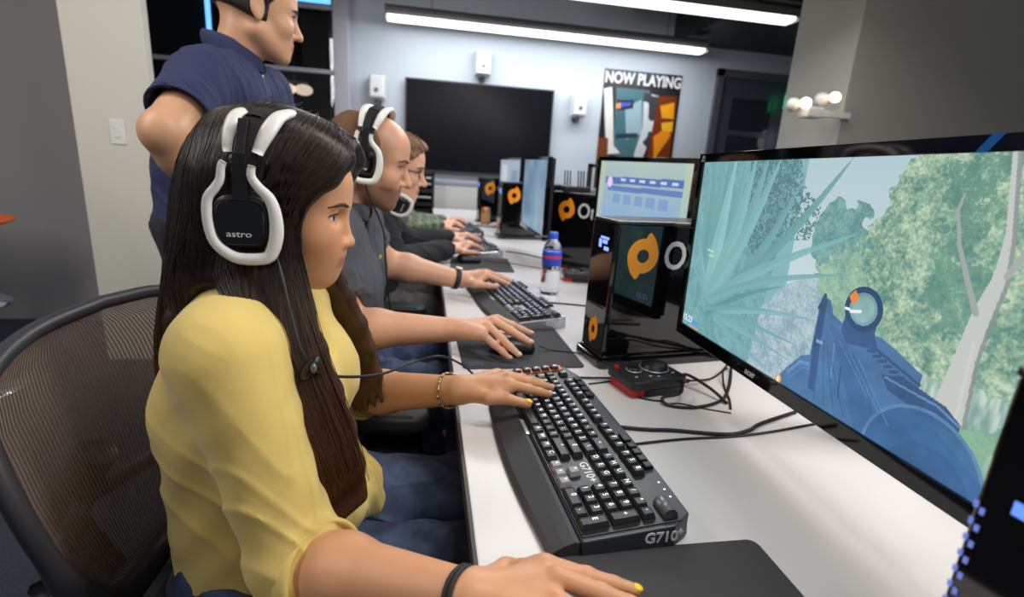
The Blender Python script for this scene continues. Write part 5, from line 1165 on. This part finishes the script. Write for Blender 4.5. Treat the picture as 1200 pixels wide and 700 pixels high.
# ================================================================== BALDING MAN
M_polo = mat('charcoal_polo', rgb(74, 77, 86), .85, bump=(800, .4, .0008)); M_hairb = mat('short_brown_hair', rgb(112, 78, 52), .7, bump=(500, .9, .002))
def seated(name, label, cx, cy, H, SR, ER, WR, SL, EL, WL, handR, handL, skin_c, lip_c, stub, shirt, pants, h, sleeve, wr_amp=.008, sc=1.03, collar=None, fatk=1.0):
    t = thing('person', label, 'person', (cx, cy, 0)); o = np.array(t.location)
    ny = H.O[1]; tor = []; f = fatk
    for y in (-1, 1): tor += chain([(cx - .01, cy + y * .085, .56), (cx - .015, cy + y * .085, .70), (cx, (cy + ny) / 2 + y * .10, .86), (cx + .0, (cy + ny) / 2 + y * .12, .96)], [.115 * f, .112 * f, .108 * f, .07 * f], .06)
    tor += [rc(np.array(SR) + (0, .02, 0), np.array(SL) - (0, .02, 0), .062, .062, .06)]
    nk = [rc(H.w((-.022, 0, .055)), ((SR[0] + SL[0]) / 2 + .0, ny, (SR[2] + SL[2]) / 2 + .01), .055, .062, .03)]
    aR = arm(SR, ER, WR, (.052, .045, .044, .028)); aL = arm(SL, EL, WL, (.052, .045, .044, .028))
    hR, nR_ = hand(WR, *handR, (0, 0, 1), sc); hL, nL_ = hand(WL, *handL, (0, 0, 1), sc)
    lg = chain([(cx, cy - .10, .555), (cx + .40, cy - .12, .555)], [.086, .070], .05) + chain([(cx + .40, cy - .12, .555), (cx + .36, cy - .12, .08)], [.066, .045]) + chain([(cx, cy + .10, .555), (cx + .40, cy + .14, .555)], [.086, .070], .05) + chain([(cx + .40, cy + .14, .555), (cx + .36, cy + .14, .08)], [.066, .045])
    ft = [rc((cx + .36, cy - .12, .05), (cx + .52, cy - .13, .04), .045, .034, .02), rc((cx + .36, cy + .14, .05), (cx + .52, cy + .15, .04), .045, .034, .02)]
    solid_obj('body', tor + nk + aR + aL + lg + ft + hR[:7] + hL[:7] + H.prims() + hR[7:] + hL[7:], h, M_skin, t, color=H.color(skin_c, lip_c, stub, .2), origin=o)
    g = grow(tor, .013) + ([capcone(SR, off(SR, ER, sleeve), .068, .064, .05), capcone(SL, off(SL, EL, sleeve), .068, .064, .05)] if sleeve < 1 else [rc(SR, off(SR, ER, sleeve), .068, .062, .05), rc(SL, off(SL, EL, sleeve), .068, .062, .05)])
    if sleeve >= 1: g += [rc(ER, off(ER, WR, .93), .060, .041, .03), rc(EL, off(EL, WL, .93), .060, .041, .03)]
    g += [rc(H.w((0, 0, .02)), (H.O[0] - .03, ny, SR[2]), .050, .058, .008, 's'), cut_below(.565)]
    if sleeve < 1: g += [rc(off(SR, ER, sleeve * .97), off(SR, ER, 1.3), .054, .052, .003, 's'), rc(off(SL, EL, sleeve * .97), off(SL, EL, 1.3), .054, .052, .003, 's')]
    solid_obj('shirt', g, h * 1.15, shirt, t, warp=wrinkle(wr_amp, 28, int(cy * 10), (.4, .3, 1)), origin=o)
    if sleeve < 1: hem(SR, ER, sleeve - .02, .0615, shirt, t, o); hem(SL, EL, sleeve - .02, .0615, shirt, t, o)
    pp = grow(lg, .012) + grow([p for p in tor if p[0] == 'c' and p[1][2] < .60], .004) + [fn(lambda P: (P[:, 2] - .69).astype(np.float32), .004), cut_below(.09)]
    solid_obj('trousers', pp, h * 1.3, pants, t, warp=wrinkle(.010, 24, 3, (1, .3, .2)), origin=o)
    if collar is not None:
        c = np.array((H.O[0] - .035, ny, SR[2] + .045)); Rr = rotm(H_yaw, .38)
        P = [c + Rr @ np.array((.066 * math.cos(a) , .072 * math.sin(a), .010 * math.cos(a))) for a in np.linspace(.42, 2 * math.pi - .42, 30)]
        MB(o).tube(P, .021, 8, up=(0, 0, 1), flat=(.35, 1)).build('collar', collar, t, True)
    return t, o, nR_, nL_
H_yaw = 0.0
H = Head((-.165, 1.34, 1.038), rotm(-.05, math.radians(12.5)), .985)
bald = dict(SR=(-.238, 1.165, .985), ER=(-.178, 1.148, .772), WR=(.058, 1.128, .778), SL=(-.215, 1.515, .985), EL=(-.125, 1.60, .835), WL=(.118, 1.628, .782))
bR = ([(.168, 1.118, .808), (.158, 1.095, .810), (.142, 1.073, .805), (.126, 1.052, .795)], [(.246, 1.106, .778), (.234, 1.048, .777), (.205, 1.025, .757), (.186, 1.030, .748)], [(.085, 1.152, .785), (.115, 1.166, .775), (.155, 1.166, .765), (.185, 1.157, .757)])
bL = ([(.195, 1.605, .806), (.200, 1.628, .810), (.196, 1.652, .806), (.186, 1.675, .797)], [(.270, 1.610, .776), (.285, 1.650, .776), (.278, 1.690, .776), (.255, 1.715, .774)], [(.135, 1.595, .782), (.160, 1.575, .780), (.20, 1.570, .778), (.228, 1.572, .775)])
t, o, nR, nL = seated('person', 'balding man with stubble in a charcoal polo shirt and headset', -.235, 1.36, H, *[np.array(bald[k]) for k in ('SR', 'ER', 'WR', 'SL', 'EL', 'WL')], bR, bL, (208, 158, 130), (178, 108, 98), (98, 70, 52), M_polo, M_denim, .0029, .62, .007, 1.06, M_polo)
H.face_parts(t, (96, 66, 44), o, (70, 90, 100), 1.2)
add_nails(nR + nL, mat('bare_nail', rgb(232, 190, 170), .3), t, o)
def near_hair(H, front, top, low=.085): return fn(lambda P: (lambda L: np.maximum(np.maximum(L[:, 0] - front(L[:, 2]), L[:, 2] - top(L[:, 0])), low - L[:, 2] - .3 * np.minimum(0, L[:, 0])))(H.loc(P.astype(float))).astype(np.float32), .006)
hb = H.cranium(.0045) + [H.el((-.02, 0, .10), (.070, .072, .06), .03)] + [near_hair(H, lambda z: .046 - .30 * (z - .11), lambda x: .215 - 1.0 * np.maximum(0, x + .02), .075)]
for y in (1, -1): hb.append(H.el((-.006, y * .082, .106), (.024, .014, .036), .004, 's'))
solid_obj('hair', hb, .003, M_hairb, t, origin=o, warp=lambda P: (.0011 * np.sin(P @ np.array((700., 500, 300))) * np.sin(P @ np.array((-300., 620, 500)))).astype(np.float32))
w = MB(o); c = off(bald['EL'], bald['WL'], .94); d = np.array(bald['WL']) - np.array(bald['EL']); d /= np.linalg.norm(d); u = np.cross(d, (0, 0, 1)); u /= np.linalg.norm(u); v = np.cross(u, d)
w.tube([c + .0335 * (math.cos(q) * u * 1.0 + math.sin(q) * v * .95) for q in np.linspace(0, 2 * math.pi, 36, endpoint=False)], .0085, 10, closed=True, up=d, flat=(.28, 1)); ws = w.build('watch_strap', M_blackm, t, True)
for k, (q, mt, rr) in enumerate(((-2.2, M_silver, .013), (1.57, M_white, .012))): MB(o).lathe([(rr, 0), (rr, .005), (rr * .8, .006)], 20, c + .0335 * (math.cos(q) * u + math.sin(q) * v), R=np.stack((d, np.cross(math.cos(q) * u + math.sin(q) * v, d), math.cos(q) * u + math.sin(q) * v), 1)).build('watch_face' if k else 'watch_buckle', mt, ws, True)
MB(o).box((-.112, 1.30, .905), (-.108, 1.325, .911)).build('shirt_emblem', mat('emblem_yellow', rgb(200, 180, 70), .6), t)
Rh = rotm(-.05, math.radians(5)); headset(H.w((.006, 0, .108)), Rh, 'white and black headset on the balding man\'s head', .104)
cable([H.w((.02, -.095, .06)), (-.13, 1.26, 1.06), (-.10, 1.28, .98), (-.095, 1.30, .88), (-.08, 1.33, .70)], .002, 'thin black headset cable hanging down the balding man\'s shirt', 'headset_cable', 40)
office_chair(-.245, 1.345, -.02, 'dark office chair that the balding man sits in')

# ================================================================== MAN IN GLASSES
M_sweat = mat('black_sweater', rgb(32, 32, 36), .9, bump=(500, .4, .001)); M_grey = mat('grey_trousers', rgb(78, 76, 76), .85, bump=(500, .4, .001)); M_hair3 = mat('tousled_brown_hair', rgb(128, 96, 66), .6, bump=(250, 1.0, .004))
H = Head((-.136, 2.02, .998), rotm(-.04, math.radians(10)), 1.08)
g3 = dict(SR=(-.230, 1.90, .935), ER=(-.125, 1.95, .775), WR=(.115, 2.215, .785), SL=(-.220, 2.26, .935), EL=(-.10, 2.38, .79), WL=(.125, 2.52, .79))
hR_ = ([(.190, 2.225, .806), (.188, 2.248, .808), (.182, 2.270, .804), (.172, 2.290, .797)], [(.258, 2.245, .776), (.262, 2.285, .776), (.250, 2.315, .776), (.228, 2.33, .774)], [(.135, 2.19, .785), (.160, 2.178, .78), (.198, 2.182, .778), (.226, 2.19, .775)])
hL_ = ([(.198, 2.505, .806), (.202, 2.528, .81), (.198, 2.552, .806), (.188, 2.575, .797)], [(.270, 2.52, .776), (.278, 2.55, .776), (.268, 2.58, .776), (.248, 2.60, .774)], [(.140, 2.49, .785), (.165, 2.47, .78), (.203, 2.468, .778), (.230, 2.472, .775)])
t, o, nR, nL = seated('person', 'brown-haired man in glasses and a black sweater, third along the desk', -.225, 2.08, H, *[np.array(g3[k]) for k in ('SR', 'ER', 'WR', 'SL', 'EL', 'WL')], hR_, hL_, (226, 174, 146), (196, 116, 108), None, M_sweat, M_grey, .0036, 1.0, .007)
H.face_parts(t, (104, 76, 52), o, (60, 70, 70), 1.2)
hb = H.cranium(.012) + [H.el((-.02, 0, .11), (.078, .078, .07), .03), H.rc((.05, -.03, .205), (.085, .03, .188), .022, .014, .02), H.rc((.02, .04, .215), (.09, .0, .178), .02, .010, .02)] + [near_hair(H, lambda z: .03 + .95 * np.maximum(0, z - .125), lambda x: .30 + 0 * x, .075)]
for y in (1, -1): hb.append(H.el((-.0, y * .086, .102), (.020, .014, .030), .004, 's'))
solid_obj('hair', hb, .0035, M_hair3, t, origin=o, warp=lambda P: (.004 * np.sin(P @ np.array((90., 60, 150)) + 2 * np.sin(P @ np.array((40., 90, 20)))) + .0015 * np.sin(P @ np.array((400., 300, -200)))).astype(np.float32))
gl = MB(o)
for y in (1, -1):
    gl.tube([H.w((.092 - .01 * (abs(math.cos(a)) * .4), y * .032 + .021 * math.cos(a), .110 + .015 * math.sin(a))) for a in np.linspace(0, 2 * math.pi, 24, endpoint=False)], .0022, 6, closed=True)
    gl.tube([H.w((.088, y * .053, .114)), H.w((.04, y * .072, .116)), H.w((-.01, y * .079, .116))], .0020, 6)
gl.tube([H.w((.093, -.011, .112)), H.w((.097, 0, .115)), H.w((.093, .011, .112))], .0020, 6); gl.build('glasses', M_blackm, t, True)
headset((-.108, 2.05, .985), rotm(.10, -1.15), 'white and black headset hanging around the neck of the man in glasses', .112)
office_chair(-.235, 2.10, .0, 'dark office chair that the man in glasses sits in')

# ================================================================== FARTHEST PLAYER
M_plaid = mat('green_plaid', rgb(70, 84, 70), .85, var=(26, .9, rgb(34, 38, 38)))
def _plaid():
    nt = M_plaid.node_tree; b = nt.nodes['Principled BSDF']; tc = nt.nodes.new('ShaderNodeTexCoord'); src = b.inputs['Base Color'].links[0].from_socket
    for ax, f in (('X', 40), ('Z', 40), ('Y', 40)):
        w_ = nt.nodes.new('ShaderNodeTexWave'); w_.bands_direction = ax; w_.inputs['Scale'].default_value = f / 6; nt.links.new(tc.outputs['Object'], w_.inputs[0])
        r_ = nt.nodes.new('ShaderNodeMapRange'); r_.inputs[1].default_value = .6; r_.inputs[2].default_value = .8; r_.inputs[4].default_value = .45; nt.links.new(w_.outputs[1], r_.inputs[0])
        mx = nt.nodes.new('ShaderNodeMix'); mx.data_type = 'RGBA'; nt.links.new(r_.outputs[0], mx.inputs[0]); nt.links.new(src, mx.inputs[6]); mx.inputs[7].default_value = rgb(128, 140, 112); src = mx.outputs[2]
    nt.links.new(src, b.inputs['Base Color'])
_plaid()
H = Head((-.170, 2.90, .985), rotm(0, math.radians(12)), 1.0)
g4 = dict(SR=(-.23, 2.74, .95), ER=(-.11, 2.74, .80), WR=(.082, 2.93, .795), SL=(-.23, 3.08, .95), EL=(-.10, 3.12, .79), WL=(.11, 3.20, .79))
hR_ = ([(.158, 2.955, .815), (.157, 2.978, .817), (.150, 3.0, .813), (.14, 3.02, .805)], [(.225, 2.99, .782), (.222, 3.02, .78), (.212, 3.045, .78), (.19, 3.06, .778)], [(.105, 2.91, .79), (.13, 2.90, .785), (.165, 2.91, .78), (.19, 2.925, .777)])
hL_ = ([(.185, 3.19, .81), (.187, 3.213, .812), (.182, 3.237, .808), (.172, 3.26, .80)], [(.255, 3.20, .778), (.26, 3.235, .778), (.25, 3.265, .778), (.23, 3.285, .776)], [(.13, 3.175, .79), (.155, 3.16, .785), (.19, 3.155, .78), (.215, 3.158, .777)])
t, o, nR, nL = seated('person', 'player in a green plaid shirt, farthest along the desk and mostly hidden', -.24, 2.93, H, *[np.array(g4[k]) for k in ('SR', 'ER', 'WR', 'SL', 'EL', 'WL')], hR_, hL_, (224, 172, 146), (196, 116, 108), None, M_plaid, M_grey, .0045, 1.0, .005)
H.face_parts(t, (60, 44, 32), o)
hb = H.cranium(.010) + [H.el((-.02, 0, .11), (.076, .076, .07), .03)] + [near_hair(H, lambda z: .03 + .9 * np.maximum(0, z - .125), lambda x: .30 + 0 * x, .075)]
solid_obj('hair', hb, .0045, mat('dark_hair', rgb(46, 36, 30), .6), t, origin=o)
office_chair(-.25, 2.94, .0, 'dark office chair of the farthest player')

# ================================================================== STANDING MAN
M_navy = mat('navy_polo', rgb(38, 46, 84), .85, bump=(700, .4, .0008)); M_hairk = mat('short_black_hair', rgb(28, 24, 24), .55, bump=(400, .9, .002))
t = thing('person', 'dark-haired man in a navy polo shirt standing and leaning over the players', 'person', (-.60, 1.63, 0)); o = np.array(t.location)
H = Head((-.468, 1.60, 1.392), rotm(.42, math.radians(7)), 1.04)
SR, ER, WR = np.array((-.530, 1.430, 1.300)), np.array((-.552, 1.255, 1.175)), np.array((-.512, 1.360, 1.020))
SL, EL, WL = np.array((-.50, 1.81, 1.315)), np.array((-.48, 1.97, 1.14)), np.array((-.36, 1.86, .99))
tor = []
for y in (-1, 1): tor += chain([(-.605, 1.63 + y * .078, .95), (-.585, 1.63 + y * .076, 1.09), (-.540, 1.62 + y * .080, 1.22), (-.525, 1.62 + y * .10, 1.285)], [.108, .100, .100, .066], .06)
tor += [rc(SR + (0, .02, 0), SL - (0, .02, 0), .058, .058, .06), rc((-.535, 1.56, 1.325), (-.535, 1.68, 1.325), .05, .05, .06)]
nk = [rc(H.w((-.025, 0, .06)), (-.530, 1.615, 1.33), .054, .060, .03)]
hR, nR = hand(WR, [(-.480, 1.385, .985), (-.478, 1.408, .985), (-.482, 1.430, .983), (-.490, 1.450, .979)], [(-.430, 1.39, .938), (-.428, 1.415, .934), (-.430, 1.44, .934), (-.44, 1.465, .936)], [(-.535, 1.36, 1.00), (-.515, 1.348, .985), (-.487, 1.345, .965), (-.465, 1.347, .945)], (.60, 0, .80), 1.06)
hL, nL = hand(WL, [(-.29, 1.845, .965), (-.282, 1.865, .968), (-.284, 1.887, .966), (-.292, 1.908, .96)], [(-.235, 1.835, .925), (-.225, 1.865, .922), (-.228, 1.895, .922), (-.242, 1.92, .925)], [(-.34, 1.83, .98), (-.315, 1.81, .968), (-.282, 1.805, .95), (-.26, 1.808, .932)], (.4, 0, .9), 1.06)
lg = chain([(-.605, 1.55, .93), (-.61, 1.55, .50), (-.66, 1.55, .10)], [.094, .068, .045], .05) + chain([(-.605, 1.71, .93), (-.62, 1.72, .50), (-.68, 1.73, .10)], [.094, .068, .045], .05)
ft = [rc((-.66, 1.55, .05), (-.50, 1.54, .04), .045, .035, .02), rc((-.68, 1.73, .05), (-.52, 1.74, .04), .045, .035, .02)]
aR = arm(SR, ER, WR, (.054, .046, .045, .029)); aL = arm(SL, EL, WL, (.054, .046, .045, .029))
solid_obj('body', tor + nk + aR + aL + lg + ft + hR[:7] + hL[:7] + H.prims() + hR[7:] + hL[7:], .0031, M_skin, t, color=H.color((206, 158, 126), (188, 112, 100), None, .15), origin=o)
H.face_parts(t, (26, 22, 22), o, (40, 28, 22), 1.3)
g = grow(tor, .014) + [capcone(SR, off(SR, ER, .66), .072, .072, .05), capcone(SL, off(SL, EL, .66), .072, .072, .05)]
g += [rc(H.w((0, 0, .02)), (-.525, 1.615, 1.36), .052, .058, .008, 's'), cut_below(.90), rc(off(SR, ER, .64), off(SR, ER, 1.3), .062, .060, .003, 's'), rc(off(SL, EL, .64), off(SL, EL, 1.3), .062, .060, .003, 's')]
hem(SR, ER, .645, .0695, M_navy, t, o); hem(SL, EL, .645, .0695, M_navy, t, o)
solid_obj('shirt', g, .0034, M_navy, t, warp=wrinkle(.007, 26, 8, (.5, .2, 1)), origin=o)
pp = grow(lg, .014) + grow([p for p in tor if p[0] == 'c' and p[1][2] < 1.0], .004) + [fn(lambda P: (P[:, 2] - .97).astype(np.float32), .004), cut_below(.09)]
solid_obj('trousers', pp, .0045, mat('dark_trousers', rgb(36, 38, 46), .85), t, warp=wrinkle(.010, 22, 3, (1, .3, .2)), origin=o)
c = np.array((-.515, 1.610, 1.395)); Rr = rotm(.2, .50)
MB(o).tube([c + Rr @ np.array((.070 * math.cos(a), .072 * math.sin(a), .012 * math.cos(a))) for a in np.linspace(.4, 2 * math.pi - .4, 32)], .029, 8, up=(-.3, 0, 1), flat=(.32, 1)).build('collar', M_navy, t, True)
for k in range(2): MB(o).ball((-.448 - k * .004, 1.60, 1.345 - k * .045), .006, 10).build('shirt_button', M_white, t, True)
hb = H.cranium(.010) + [H.el((-.02, 0, .11), (.074, .074, .06), .03)] + [near_hair(H, lambda z: .020 + .85 * np.maximum(0, z - .12), lambda x: .30 + 0 * x, .078)]
for y in (1, -1): hb.append(H.el((-.002, y * .084, .104), (.022, .014, .034), .004, 's'))
solid_obj('hair', hb, .0032, M_hairk, t, origin=o, warp=lambda P: (.0012 * np.sin(P @ np.array((600., 400, 300))) * np.sin(P @ np.array((-300., 520, 450)))).astype(np.float32))
